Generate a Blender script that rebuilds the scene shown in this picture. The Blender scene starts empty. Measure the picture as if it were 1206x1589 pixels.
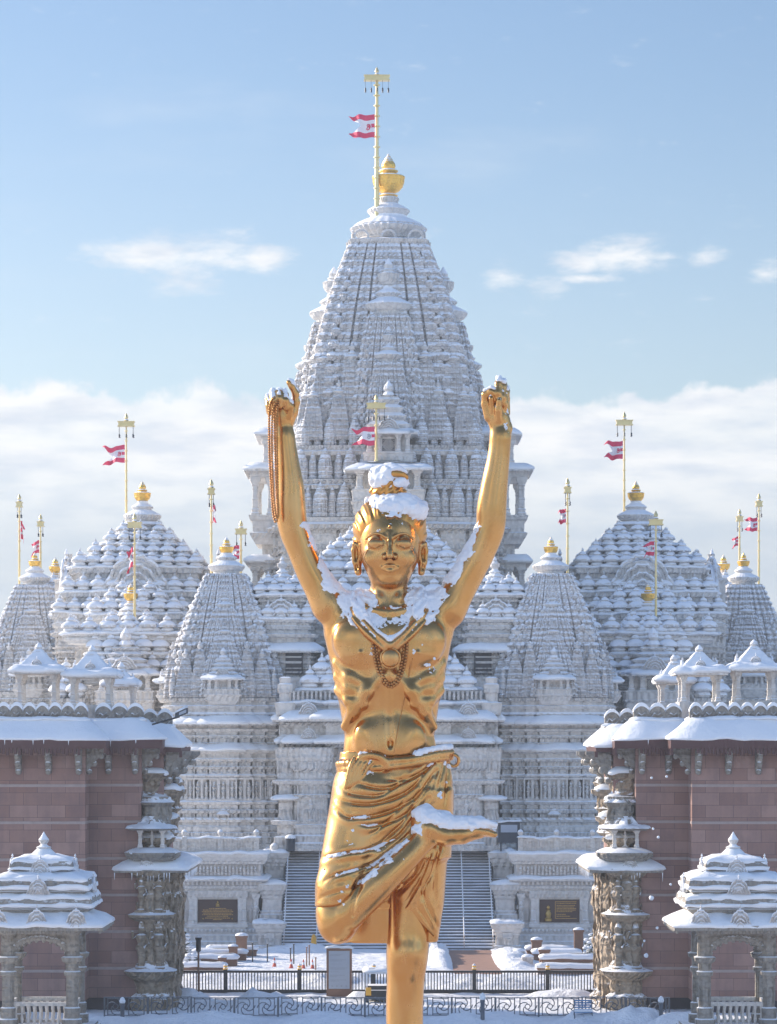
import bpy, math, random
import numpy as np
from math import sin, cos, pi, sqrt, radians, floor

random.seed(11)
RNG = np.random.default_rng(7)
SC = bpy.context.scene

# ------------------------------------------------------------------ camera
FPX = 4800.0            # focal length in photograph pixels (photo is 1206 px wide)
CX, HOR, EYE = 603.0, 1160.0, 13.0
cam_d = bpy.data.cameras.new("camera")
cam = bpy.data.objects.new("camera", cam_d)
SC.collection.objects.link(cam)
cam.location = (0, 0, EYE)
cam.rotation_euler = (pi/2, 0, 0)
cam_d.sensor_fit = 'HORIZONTAL'
cam_d.sensor_width = 36.0
cam_d.lens = FPX/1206*36.0
cam_d.shift_y = (HOR-794.5)/1206
cam_d.clip_start = 1.0
cam_d.clip_end = 6000.0
SC.camera = cam

# ------------------------------------------------------------------ sun and sky
SUN_EL = radians(22)
SUN_AZ = radians(-62)       # measured from +Y (straight away from the camera), negative = left
sun_dir = (sin(SUN_AZ)*cos(SUN_EL), cos(SUN_AZ)*cos(SUN_EL), sin(SUN_EL))
ld = bpy.data.lights.new("sun", 'SUN')
ld.energy = 3.3
ld.angle = radians(0.5)
ld.color = (1.0, 0.86, 0.70)
sun = bpy.data.objects.new("sun", ld)
SC.collection.objects.link(sun)
sun.location = (-60, 60, 90)
from mathutils import Vector, Matrix
sun.rotation_euler = Vector(sun_dir).to_track_quat('Z', 'Y').to_euler()

SC.view_settings.view_transform = 'Standard'
SC.view_settings.look = 'None'
SC.view_settings.exposure = 1.08
SC.view_settings.gamma = 1.0
try: SC.view_settings.use_curve_mapping = False
except Exception: pass

def nd(nt, typ, **kw):
    n = nt.nodes.new(typ)
    for k, v in kw.items():
        if k == 'op': n.operation = v
        elif k == 'inp':
            for i, val in v.items(): n.inputs[i].default_value = val
        else: setattr(n, k, v)
    return n
def lk(nt, a, ao, b, bi): nt.links.new(a.outputs[ao], b.inputs[bi])
def mth(nt, op, a, b=None, c=None, clamp=False):
    n = nt.nodes.new('ShaderNodeMath'); n.operation = op; n.use_clamp = clamp
    for i, v in enumerate((a, b, c)):
        if v is None: continue
        if isinstance(v, (int, float)): n.inputs[i].default_value = v
        else: nt.links.new(v, n.inputs[i])
    return n.outputs[0]
def sstep(nt, x, lo, hi, t0=0.0, t1=1.0):
    n = nt.nodes.new('ShaderNodeMapRange'); n.interpolation_type = 'SMOOTHSTEP'
    nt.links.new(x, n.inputs[0])
    for i, v in ((1, lo), (2, hi), (3, t0), (4, t1)):
        if isinstance(v, (int, float)): n.inputs[i].default_value = v
        else: nt.links.new(v, n.inputs[i])
    return n.outputs[0]
def mixc(nt, f, a, b, blend='MIX'):
    n = nt.nodes.new('ShaderNodeMix'); n.data_type = 'RGBA'; n.blend_type = blend
    for i, v in ((0, f), (6, a), (7, b)):
        if isinstance(v, (int, float)): n.inputs[i].default_value = v
        elif isinstance(v, tuple): n.inputs[i].default_value = v if len(v) == 4 else (*v, 1)
        else: nt.links.new(v, n.inputs[i])
    return n.outputs[2]

W = bpy.data.worlds.new("World"); SC.world = W; W.use_nodes = True
nt = W.node_tree; nt.nodes.clear()
out = nd(nt, 'ShaderNodeOutputWorld'); bg = nd(nt, 'ShaderNodeBackground')
sky = nd(nt, 'ShaderNodeTexSky', sky_type='NISHITA', sun_disc=False)
sky.sun_elevation = SUN_EL; sky.sun_rotation = SUN_AZ
sky.air_density = 1.0; sky.dust_density = 1.0; sky.ozone_density = 1.6; sky.altitude = 50
tc = nd(nt, 'ShaderNodeTexCoord'); sep = nd(nt, 'ShaderNodeSeparateXYZ')
lk(nt, tc, 'Generated', sep, 0)
X, Y, Z = sep.outputs
az = mth(nt, 'DEGREES', mth(nt, 'ARCTAN2', X, Y))      # compass direction from +Y, degrees
el = mth(nt, 'DEGREES', mth(nt, 'ARCSINE', Z))         # height above the horizon, degrees
def nz2(sx, sy, seed, detail=5, rough=.55):
    cmb = nd(nt, 'ShaderNodeCombineXYZ', inp={2: seed})
    nt.links.new(mth(nt, 'MULTIPLY', az, sx), cmb.inputs[0]); nt.links.new(mth(nt, 'MULTIPLY', el, sy), cmb.inputs[1])
    n = nd(nt, 'ShaderNodeTexNoise', inp={'Scale': 1.0, 'Detail': detail, 'Roughness': rough})
    lk(nt, cmb, 0, n, 'Vector'); return n.outputs[0]
# cloud bank low over the horizon: a lumpy upper edge, streaky and thinner below
edge = mth(nt, 'ADD', mth(nt, 'MULTIPLY_ADD', nz2(.42, .05, 3.7, 2), 1.0, 5.6), mth(nt, 'MULTIPLY', nz2(1.6, 1.6, 8.2, 6), .95))
edge = mth(nt, 'ADD', edge, mth(nt, 'MULTIPLY', nz2(3.6, 3.2, 12.4, 4, .5), .35))
edge = mth(nt, 'SUBTRACT', edge, .17)
bank = sstep(nt, mth(nt, 'SUBTRACT', edge, el), -0.05, 0.22)
body = sstep(nt, nz2(.35, 1.3, 15.1, 5), .36, .60, .82, 1.0)
low = sstep(nt, el, 3.4, 5.5, .38, 1.0)
bankf = mth(nt, 'MULTIPLY', mth(nt, 'MULTIPLY', bank, body), low)
small = None
for (a0, e0, ra, re) in ((-4.3, 9.0, 1.7, .62), (-3.3, 9.05, 1.5, .55), (-2.3, 9.0, .8, .42), (-3.8, 8.62, 1.0, .4), (4.25, 8.98, 1.4, .5), (3.6, 8.9, .9, .35), (2.95, 8.42, .6, .38), (2.1, 8.6, .6, .4), (5.9, 8.97, .5, .32), (7.1, 8.7, .6, .36), (3.8, 8.6, .9, .15), (13, 10, 2, .6), (-14, 11, 2.5, .7)):
    dx = mth(nt, 'DIVIDE', mth(nt, 'SUBTRACT', az, a0), ra); dy = mth(nt, 'DIVIDE', mth(nt, 'SUBTRACT', el, e0), re)
    r = mth(nt, 'SQRT', mth(nt, 'ADD', mth(nt, 'MULTIPLY', dx, dx), mth(nt, 'MULTIPLY', dy, dy)))
    f = sstep(nt, r, 1.25, .0, 0, 1.0 if ra > .7 else .72)
    small = f if small is None else mth(nt, 'MAXIMUM', small, f)
smallf = sstep(nt, mth(nt, 'ADD', small, mth(nt, 'MULTIPLY', mth(nt, 'SUBTRACT', nz2(1.0, 2.6, 21.0, 8, .66), .5), 2.4)), .18, 1.35, 0, .95)
wisps = mth(nt, 'MULTIPLY', sstep(nt, nz2(.12, .5, 31.0, 5), .55, .8, 0, .18), mth(nt, 'MULTIPLY', sstep(nt, el, 4, 8), sstep(nt, el, 40, 20)))
cf = mth(nt, 'MAXIMUM', mth(nt, 'MAXIMUM', bankf, smallf), wisps, clamp=True)
shade = sstep(nt, nz2(.6, 2.4, 44.0, 5), .3, .65)
ccol = mixc(nt, shade, (3.35, 3.6, 4.0), (4.6, 4.58, 4.55))
skyc = mixc(nt, 1.0, sky.outputs[0], (.89, .975, 1.11), 'MULTIPLY')
# unseen bright cloud added behind camera to fill front faces; low front sky dimmed
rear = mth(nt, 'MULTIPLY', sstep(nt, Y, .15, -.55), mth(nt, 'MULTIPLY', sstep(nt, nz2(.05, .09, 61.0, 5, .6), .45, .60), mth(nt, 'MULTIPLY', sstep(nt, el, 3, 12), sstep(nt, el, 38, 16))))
front = mth(nt, 'MULTIPLY', sstep(nt, Y, -.1, .7), sstep(nt, el, 50, 22))
skyc = mixc(nt, front, skyc, mixc(nt, 1.0, skyc, (.75, .68, .63), 'MULTIPLY'))
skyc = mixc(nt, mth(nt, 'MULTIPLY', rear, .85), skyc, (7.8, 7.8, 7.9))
deep = mth(nt, 'MULTIPLY', sstep(nt, el, 6.5, 14.5), sstep(nt, el, 45, 22))
skyc = mixc(nt, deep, skyc, mixc(nt, 1.0, skyc, (.84, .92, .975), 'MULTIPLY'))
skyc = mixc(nt, sstep(nt, el, 6.5, 3.5, 0, .75), skyc, (2.1, 2.5, 3.05))
skyc = mixc(nt, mth(nt, 'MULTIPLY', cf, .98), skyc, ccol)
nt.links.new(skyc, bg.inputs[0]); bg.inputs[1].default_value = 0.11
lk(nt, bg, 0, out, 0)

# ------------------------------------------------------------------ materials
def new_mat(name):
    m = bpy.data.materials.new(name); m.use_nodes = True
    nt = m.node_tree; nt.nodes.clear()
    o = nd(nt, 'ShaderNodeOutputMaterial'); b = nd(nt, 'ShaderNodeBsdfPrincipled')
    lk(nt, b, 0, o, 0)
    return m, nt, b
def noise(nt, vec, scale, detail=4, rough=.55):
    n = nd(nt, 'ShaderNodeTexNoise', inp={'Scale': scale, 'Detail': detail, 'Roughness': rough})
    if vec is not None: nt.links.new(vec, n.inputs['Vector'])
    return n.outputs[0]
def bump(nt, h, strength, dist, normal=None):
    n = nd(nt, 'ShaderNodeBump', inp={'Strength': strength, 'Distance': dist})
    nt.links.new(h, n.inputs['Height'])
    if normal is not None: nt.links.new(normal, n.inputs['Normal'])
    return n.outputs[0]
SNOW = (.86, .88, .92)
def snowy(name, col, col2, carve=0.0, cscale=4.0, lo=.35, hi=.62, rough=.8, bands=0.0, metallic=0.0, snowamt=1.0, tex=None, brick=.06, frieze=.5):
    """stone that carries snow wherever its (carved) surface turns upward"""
    m, nt, b = new_mat(name)
    g = nd(nt, 'ShaderNodeNewGeometry'); P = g.outputs['Position']; N = g.outputs['Normal']
    big = noise(nt, P, .35, 3); fine = noise(nt, P, 6.0, 4)
    base = mixc(nt, sstep(nt, big, .3, .7), col, col2)
    base = mixc(nt, sstep(nt, fine, .45, .75, 0, .35), base, tuple(c*.72 for c in col))
    if tex is not None: base = tex(nt, P, N, base)
    nrm = None
    if carve > 0:
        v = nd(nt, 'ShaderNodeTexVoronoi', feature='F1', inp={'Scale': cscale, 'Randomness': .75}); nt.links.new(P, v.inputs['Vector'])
        h = mth(nt, 'MULTIPLY', v.outputs[0], 1.0)
        sp = nd(nt, 'ShaderNodeSeparateXYZ'); nt.links.new(P, sp.inputs[0])
        w = mth(nt, 'SINE', mth(nt, 'MULTIPLY', sp.outputs[2], 2*pi*cscale*.55))
        h = mth(nt, 'ADD', h, mth(nt, 'MULTIPLY', w, .22+bands))
        n3 = noise(nt, P, cscale*2.2, 3)
        h = mth(nt, 'ADD', h, mth(nt, 'MULTIPLY', n3, .25))
        cb = nd(nt, 'ShaderNodeCombineXYZ'); nt.links.new(mth(nt, 'ADD', sp.outputs[0], sp.outputs[1]), cb.inputs[0]); nt.links.new(sp.outputs[2], cb.inputs[1])
        bk = nd(nt, 'ShaderNodeTexBrick', offset=.5, inp={'Scale': cscale*.75, 'Mortar Size': .07, 'Mortar Smooth': .6, 'Brick Width': .55, 'Row Height': .62, 'Color1': (1, 1, 1, 1), 'Color2': (.6, .6, .6, 1), 'Mortar': (0, 0, 0, 1)})
        lk(nt, cb, 0, bk, 'Vector')
        h = mth(nt, 'ADD', h, mth(nt, 'MULTIPLY', bk.outputs[0], brick))
        fz = mth(nt, 'MULTIPLY', mth(nt, 'SINE', mth(nt, 'MULTIPLY', mth(nt, 'ADD', sp.outputs[0], sp.outputs[1]), 2*pi*2.1)), sstep(nt, mth(nt, 'SINE', mth(nt, 'MULTIPLY', sp.outputs[2], 2*pi*.62)), -.1, .25))
        h = mth(nt, 'ADD', h, mth(nt, 'MULTIPLY', fz, frieze))
        nrm = bump(nt, h, 1.0, carve/cscale)
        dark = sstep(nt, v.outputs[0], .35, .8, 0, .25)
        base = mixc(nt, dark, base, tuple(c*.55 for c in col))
    else:
        nrm = bump(nt, fine, .25, .03)
    sp1 = nd(nt, 'ShaderNodeSeparateXYZ'); nt.links.new(N, sp1.inputs[0])
    sp2 = nd(nt, 'ShaderNodeSeparateXYZ'); nt.links.new(nrm, sp2.inputs[0])
    up = mth(nt, 'ADD', mth(nt, 'MULTIPLY', sp1.outputs[2], .62), mth(nt, 'MULTIPLY', sp2.outputs[2], .38))
    up = mth(nt, 'ADD', up, mth(nt, 'MULTIPLY', mth(nt, 'SUBTRACT', noise(nt, P, 1.7, 5, .65), .5), .45))
    sf = mth(nt, 'MULTIPLY', sstep(nt, up, lo, hi), snowamt)
    nt.links.new(mixc(nt, sf, base, SNOW), b.inputs['Base Color'])
    b.inputs['Roughness'].default_value = rough
    if metallic:
        nt.links.new(mth(nt, 'MULTIPLY', mth(nt, 'SUBTRACT', 1.0, sf), metallic), b.inputs['Metallic'])
        nt.links.new(mth(nt, 'MULTIPLY_ADD', sf, .5, rough), b.inputs['Roughness'])
    sb = bump(nt, noise(nt, P, 9.0, 4), .35, .04)
    mx = nd(nt, 'ShaderNodeMix', data_type='VECTOR'); nt.links.new(sf, mx.inputs[0]); nt.links.new(nrm, mx.inputs[4]); nt.links.new(sb, mx.inputs[5])
    nt.links.new(mx.outputs[1], b.inputs['Normal'])
    return m
def plain(name, col, rough=.6, metallic=0.0, var=.25, scale=3.0, bmp=.15, bdist=.02):
    m, nt, b = new_mat(name)
    g = nd(nt, 'ShaderNodeNewGeometry'); P = g.outputs['Position']
    f = noise(nt, P, scale, 5)
    nt.links.new(mixc(nt, f, tuple(c*(1-var) for c in col), tuple(min(1, c*(1+var)) for c in col)), b.inputs['Base Color'])
    b.inputs['Roughness'].default_value = rough; b.inputs['Metallic'].default_value = metallic
    nt.links.new(bump(nt, noise(nt, P, scale*6, 3), bmp, bdist), b.inputs['Normal'])
    return m

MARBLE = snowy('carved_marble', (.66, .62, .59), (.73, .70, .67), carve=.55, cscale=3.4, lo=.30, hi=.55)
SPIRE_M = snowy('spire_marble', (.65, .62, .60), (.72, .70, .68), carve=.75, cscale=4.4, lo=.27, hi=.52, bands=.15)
ROOF_M = snowy('roof_marble', (.66, .63, .60), (.72, .70, .67), carve=.35, cscale=3.0, lo=.10, hi=.40)
PLAINM = snowy('plain_marble', (.67, .63, .58), (.73, .69, .65), carve=.2, cscale=2.2, lo=.40, hi=.66)
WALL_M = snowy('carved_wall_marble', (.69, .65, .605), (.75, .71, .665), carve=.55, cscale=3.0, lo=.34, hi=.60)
PIER_M = snowy('carved_sandstone', (.36, .285, .21), (.44, .35, .26), carve=.8, cscale=3.6, lo=.34, hi=.58)
KIOSK_M = snowy('kiosk_stone', (.29, .265, .235), (.36, .325, .28), carve=.5, cscale=4.5, lo=.34, hi=.6)
RAIL_M = snowy('railing_marble', (.62, .57, .52), (.70, .66, .6), carve=.35, cscale=5, lo=.4, hi=.66)

def snow_mat(name, scale=2.0, amt=.5, dist=.08):
    m, nt, b = new_mat(name)
    g = nd(nt, 'ShaderNodeNewGeometry'); P = g.outputs['Position']
    f = noise(nt, P, scale*.4, 4)
    nt.links.new(mixc(nt, f, (.80, .83, .88), (.90, .92, .94)), b.inputs['Base Color'])
    b.inputs['Roughness'].default_value = .75
    b.inputs['Subsurface Weight'].default_value = 0.0
    h = mth(nt, 'ADD', noise(nt, P, scale, 5, .6), mth(nt, 'MULTIPLY', noise(nt, P, scale*7, 3), .25))
    nt.links.new(bump(nt, h, amt, dist), b.inputs['Normal'])
    return m
SNOWM = snow_mat('snow', 2.2, .5, .12)
GROUND_SNOW = snow_mat('trodden_snow', 1.3, .9, .30)
SNOW_FINE = snow_mat('snow_on_statue', 9.0, .35, .03)

def gold_mat(name, c1, c2, rough, r2, bs=.018):
    m, nt, b = new_mat(name)
    g = nd(nt, 'ShaderNodeNewGeometry'); P = g.outputs['Position']
    mp = nd(nt, 'ShaderNodeMapping'); mp.inputs['Scale'].default_value = (3.2, 3.2, .55); nt.links.new(P, mp.inputs[0])
    f = mth(nt, 'ADD', mth(nt, 'MULTIPLY', noise(nt, P, 1.6, 5, .6), .55), mth(nt, 'MULTIPLY', noise(nt, mp.outputs[0], 1.0, 5, .6), .45)); f2 = noise(nt, P, 14, 3)
    nt.links.new(mixc(nt, sstep(nt, f, .35, .68), c1, c2), b.inputs['Base Color'])
    b.inputs['Metallic'].default_value = 1.0
    nt.links.new(sstep(nt, mth(nt, 'ADD', mth(nt, 'MULTIPLY', f, .93), mth(nt, 'MULTIPLY', f2, .07)), .3, .7, rough, r2), b.inputs['Roughness'])
    nt.links.new(bump(nt, f2, bs, .02), b.inputs['Normal'])
    return m
GOLD = gold_mat('gilded_bronze', (.58, .295, .095), (.66, .37, .145), .18, .33)
GOLD_HAIR = gold_mat('gilded_hair', (.58, .28, .075), (.66, .34, .10), .30, .40)
GOLD_BEAD = gold_mat('bead_copper', (.44, .21, .075), (.58, .31, .12), .28, .38)
FINIAL = snowy('gilded_finial', (.88, .52, .10), (.92, .58, .14), carve=.25, cscale=9, lo=.38, hi=.6, rough=.34, metallic=1.0)
POLE_M = snowy('brass_pole', (.72, .58, .28), (.78, .64, .34), lo=.5, hi=.75, rough=.4, metallic=.8)
BELL_M = plain('dark_bell', (.06, .07, .09), .5, .6)

def tex_brick(nt, P, N, base):
    sp = nd(nt, 'ShaderNodeSeparateXYZ'); nt.links.new(P, sp.inputs[0])
    c = nd(nt, 'ShaderNodeCombineXYZ'); nt.links.new(mth(nt, 'ADD', sp.outputs[0], sp.outputs[1]), c.inputs[0]); nt.links.new(sp.outputs[2], c.inputs[1])
    br = nd(nt, 'ShaderNodeTexBrick', offset=.5, inp={'Scale': 1.0, 'Mortar Size': .012, 'Mortar Smooth': .3, 'Bias': 0.0, 'Brick Width': 1.35, 'Row Height': .60,
             'Color1': (.25, .135, .11, 1), 'Color2': (.385, .24, .20, 1), 'Mortar': (.13, .08, .075, 1)})
    lk(nt, c, 0, br, 'Vector')
    mp = nd(nt, 'ShaderNodeMapping'); mp.inputs['Scale'].default_value = (1.8, 1.8, .16); nt.links.new(P, mp.inputs[0])
    mot = mth(nt, 'ADD', mth(nt, 'MULTIPLY', noise(nt, P, 1.1, 5, .65), .5), mth(nt, 'MULTIPLY', noise(nt, mp.outputs[0], 1.0, 5, .6), .5))
    return mixc(nt, .55, br.outputs[0], mixc(nt, mot, (.34, .19, .18), (.62, .43, .40)), 'MIX') if False else mixc(nt, sstep(nt, mot, .40, .66, 0, .5), br.outputs[0], (.15, .10, .105))
PINK = snowy('pink_sandstone', (.45, .28, .26), (.5, .33, .3), lo=.5, hi=.8, tex=tex_brick, snowamt=.0, rough=.75)
BAND = plain('pale_band_stone', (.36, .29, .27), .75)
REDEAVE = plain('red_eave', (.085, .034, .034), .6, 0, .2, 4)
DARK = plain('dark_opening', (.02, .022, .03), .5)
PLINTHM = plain('dark_plinth', (.06, .05, .055), .7)  # near-black stone of the building plinth
IRON = snowy('black_iron', (.025, .025, .028), (.035, .03, .03), lo=.55, hi=.8, rough=.5)
STEEL = snowy('galvanised_steel', (.10, .115, .14), (.15, .165, .19), lo=.7, hi=.95, rough=.45, metallic=.4)
PATH = plain('brick_path', (.36, .21, .155), .8, 0, .25, 2)
PAVE = snowy('reflector_brick', (.36, .20, .115), (.42, .25, .15), lo=.88, hi=1.12, rough=.8)
WOOD = snowy('brown_wood', (.20, .11, .075), (.26, .15, .10), lo=.4, hi=.7)
STEPS = snowy('step_stone', (.11, .11, .12), (.15, .15, .16), lo=.5, hi=.7, carve=0)
RAILMETAL = snowy('handrail_metal', (.5, .42, .36), (.56, .48, .42), lo=.2, hi=.5, rough=.4)
ORANGE = plain('orange_plastic', (.55, .10, .06), .5)
ORANGE2 = plain('amber_plastic', (.85, .42, .05), .5)
REDF = plain('flag_red', (.72, .03, .11), .7, 0, .1)
WHITEF = plain('flag_white', (.82, .78, .80), .7, 0, .06)
GREYP = plain('printed_grey', (.30, .33, .38), .7)
SIGNW = plain('sign_white', (.36, .40, .47), .5, 0, .05)
BRONZE = plain('dark_bronze_plate', (.07, .045, .04), .45, .3)
GOLDTXT = plain('gold_lettering', (.55, .36, .12), .4, .6)
GREEN = plain('evergreen_leaf', (.05, .07, .04), .7)
GLASSW = plain('window_glass', (.10, .13, .17), .15)
WHITEP = plain('white_paint', (.72, .74, .78), .5)
BLUEP = plain('blue_plastic', (.10, .24, .45), .5)

# ------------------------------------------------------------------ mesh kit
def WX(px, d): return (px-CX)*d/FPX
def WZ(py, d): return EYE+(HOR-py)*d/FPX

class MB:
    def __init__(s): s.v = []; s.f = []
    def add(s, vs, fs):
        o = len(s.v); s.v.extend(vs); s.f.extend([tuple(i+o for i in f) for f in fs])
    def box(s, x0, x1, y0, y1, z0, z1):
        s.add([(x0,y0,z0),(x1,y0,z0),(x1,y1,z0),(x0,y1,z0),(x0,y0,z1),(x1,y0,z1),(x1,y1,z1),(x0,y1,z1)],
              [(0,3,2,1),(4,5,6,7),(0,1,5,4),(1,2,6,5),(2,3,7,6),(3,0,4,7)])
    def loft(s, rings, cap0=True, cap1=True):
        n = len(rings[0]); o = len(s.v)
        for r in rings: s.v.extend([tuple(p) for p in r])
        for k in range(len(rings)-1):
            a = o+k*n; b = a+n
            for i in range(n):
                j = (i+1) % n
                s.f.append((a+i, a+j, b+j, b+i))
        if cap0: s.f.append(tuple(o+i for i in range(n-1, -1, -1)))
        if cap1: s.f.append(tuple(o+(len(rings)-1)*n+i for i in range(n)))
    def lathe(s, prof, n=16, cx=0, cy=0, cz=0, sc=1.0, lobes=0, amp=0.0, sq=0.0):
        rings = []
        for (r, z) in prof:
            ring = []
            for i in range(n):
                a = 2*pi*i/n
                rr = r*(1+amp*cos(lobes*a)) if lobes else r
                if sq: 
                    q = max(abs(cos(a)), abs(sin(a))); rr = rr*((1-sq)+sq/q)
                ring.append((cx+sc*rr*cos(a), cy+sc*rr*sin(a), cz+sc*z))
            rings.append(ring)
        s.loft(rings)
    def tube(s, pts, r, n=6, r2=None, closed=False):
        pts = [Vector(p) for p in pts]; rings = []; m = len(pts)
        up = Vector((0, 0, 1))
        for i, p in enumerate(pts):
            a = pts[i-1] if i > 0 else (pts[-1] if closed else p); b = pts[i+1] if i < m-1 else (pts[0] if closed else p)
            t = (b-a).normalized()
            u = t.cross(up if abs(t.z) < .9 else Vector((0, 1, 0))).normalized(); w = u.cross(t)
            rr = r if r2 is None else r+(r2-r)*i/(m-1)
            rings.append([tuple(p+(u*cos(2*pi*k/n)+w*sin(2*pi*k/n))*rr) for k in range(n)])
        if closed: rings.append(rings[0]); s.loft(rings, False, False)
        else: s.loft(rings)
    def ball(s, c, r, n=8, m=6, sx=1, sy=1, sz=1):
        rings = []
        for k in range(1, m):
            t = pi*k/m
            rings.append([(c[0]+sx*r*sin(t)*cos(2*pi*i/n), c[1]+sy*r*sin(t)*sin(2*pi*i/n), c[2]-sz*r*cos(t)) for i in range(n)])
        o = len(s.v); s.loft(rings, False, False)
        b = len(s.v); s.v.append((c[0], c[1], c[2]-sz*r)); s.v.append((c[0], c[1], c[2]+sz*r))
        for i in range(n):
            j = (i+1) % n
            s.f.append((o+j, o+i, b)); s.f.append((b-n+i, b-n+j, b+1))
    def mesh(s, name, mat, smooth=False, ang=None):
        me = bpy.data.meshes.new(name); me.from_pydata(s.v, [], s.f); me.update()
        for m in (mat if isinstance(mat, (list, tuple)) else [mat]): me.materials.append(m)
        if smooth or ang:
            me.polygons.foreach_set('use_smooth', [True]*len(me.polygons))
            if ang: me.set_sharp_from_angle(angle=radians(ang))
        return me
    def build(s, name, mat, parent=None, smooth=False, ang=None, loc=None):
        o = bpy.data.objects.new(name, s.mesh(name, mat, smooth, ang)); SC.collection.objects.link(o)
        if parent is not None: o.parent = parent
        if loc is not None: o.location = loc
        return o

def inst(name, me, parent, loc, rz=0.0, sc=1.0):
    o = bpy.data.objects.new(name, me); SC.collection.objects.link(o); o.parent = parent
    o.location = loc
    if rz: o.rotation_euler = (0, 0, rz)
    if sc != 1.0: o.scale = (sc, sc, sc) if isinstance(sc, (int, float)) else sc
    return o
def tag(o, label=None, cat=None, group=None, kind=None):
    if label: o['label'] = label
    if cat: o['category'] = cat
    if group: o['group'] = group
    if kind: o['kind'] = kind
    return o
def thing(name, label, cat, loc=(0, 0, 0), rz=0.0, group=None):
    o = bpy.data.objects.new(name, None); SC.collection.objects.link(o)
    o.empty_display_size = .5
    o.location = loc; o.rotation_euler = (0, 0, rz)
    return tag(o, label, cat, group)
KIDS = {}
def copy_tree(o, loc=None, label=None, parent=None):
    c = o.copy(); SC.collection.objects.link(c)
    if parent is not None: c.parent = parent
    for ch in list(o.children): copy_tree(ch, None, None, c)
    if loc is not None: c.location = loc
    if label: c['label'] = label
    return c

def rect(x0, x1, y0, y1): return [(x0, y0), (x1, y0), (x1, y1), (x0, y1)]
def stepped(hw, hd=None, st=(( .72, .10), (.40, .22)), cx=0, cy=0, groove=None):
    """rectilinear temple plan: a square whose faces step forward toward the middle"""
    hd = hw if hd is None else hd
    def face(L, D):
        p = [(-L, 0.0)]; last = 0.0
        for (f, o) in st:
            if groove: p += [(-L*f-groove[0], last), (-L*f-groove[0], last-groove[1]), (-L*f, last-groove[1]), (-L*f, o)]
            else: p += [(-L*f, last), (-L*f, o)]
            last = o
        return p+[(-x, y) for (x, y) in reversed(p)]
    pts = []
    for (s, o) in face(hw, hd): pts.append((s, -hd-o))
    for (s, o) in face(hd, hw): pts.append((hw+o, s))
    for (s, o) in face(hw, hd): pts.append((-s, hd+o))
    for (s, o) in face(hd, hw): pts.append((-hw-o, -s))
    q = []
    for p in pts:
        if not q or abs(q[-1][0]-p[0])+abs(q[-1][1]-p[1]) > 1e-6: q.append(p)
    if abs(q[0][0]-q[-1][0])+abs(q[0][1]-q[-1][1]) < 1e-6: q.pop()
    return [(x+cx, y+cy) for x, y in q]
def resamp(poly, step):
    r = []
    n = len(poly)
    for i in range(n):
        a = poly[i]; b = poly[(i+1) % n]; L = math.hypot(b[0]-a[0], b[1]-a[1]); k = max(1, int(round(L/step)))
        for j in range(k): r.append((a[0]+(b[0]-a[0])*j/k, a[1]+(b[1]-a[1])*j/k))
    return r
def normals(poly):
    n = len(poly); e = []
    for i in range(n):
        a = poly[i]; b = poly[(i+1) % n]; L = math.hypot(b[0]-a[0], b[1]-a[1]) or 1
        e.append(((b[1]-a[1])/L, -(b[0]-a[0])/L))
    r = []
    for i in range(n):
        n1 = e[i-1]; n2 = e[i]; d = 1+n1[0]*n2[0]+n1[1]*n2[1]
        r.append(((n1[0]+n2[0])/max(d, .3), (n1[1]+n2[1])/max(d, .3)))
    return r
def off(poly, nr, o): return [(p[0]+q[0]*o, p[1]+q[1]*o) for p, q in zip(poly, nr)]
def mould(mb, poly, prof, cap0=True, cap1=True):
    """extrude a plan with a moulding profile: [(z, offset), ...]"""
    nr = normals(poly)
    mb.loft([[(x, y, z) for (x, y) in off(poly, nr, o)] for (z, o) in prof], cap0, cap1)
def vn(x, y, s=0):
    """cheap 2-D value noise 0..1"""
    xi = math.floor(x); yi = math.floor(y); fx = x-xi; fy = y-yi
    fx = fx*fx*(3-2*fx); fy = fy*fy*(3-2*fy)
    def h(a, b):
        t = sin(a*127.1+b*311.7+s*74.7)*43758.5453
        return t-floor(t)
    return (h(xi, yi)*(1-fx)+h(xi+1, yi)*fx)*(1-fy)+(h(xi, yi+1)*(1-fx)+h(xi+1, yi+1)*fx)*fy
def snow_ledge(mb, poly, z, inn, outw, rise, th, step=.35, seed=0, hang=.10):
    """lumpy snow lying on a sloping eave round a plan: inner edge at offset inn and height z+rise, outer at outw and z"""
    p = resamp(poly, step); nr = normals(p)
    rings = []
    K = 4
    def ring(o, dz, ao, az):
        r = []
        for i, (x, y) in enumerate(off(p, nr, o)):
            n1 = vn(x*1.1+9, y*1.1+z, seed)-.5; n2 = vn(x*2.7+z, y*2.7, seed+3)-.5
            k = n1+.6*n2
            q = nr[i]
            r.append((x+q[0]*k*ao, y+q[1]*k*ao, z+dz+k*az))
        return r
    rings.append(ring(outw-.05, -hang, .10, .16))
    rings.append(ring(outw+.10, -hang*.3, .18, .14))
    rings.append(ring(outw+.05, th*.7, .16, .14))
    for k in range(1, K):
        t = k/K
        rings.append(ring(outw+(inn-outw)*t, rise*t+th*(1.0+.2*sin(pi*t)), .06, .16))
    rings.append(ring(inn, rise+th*.6, .02, .05))
    mb.loft(rings, False, False)
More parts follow.
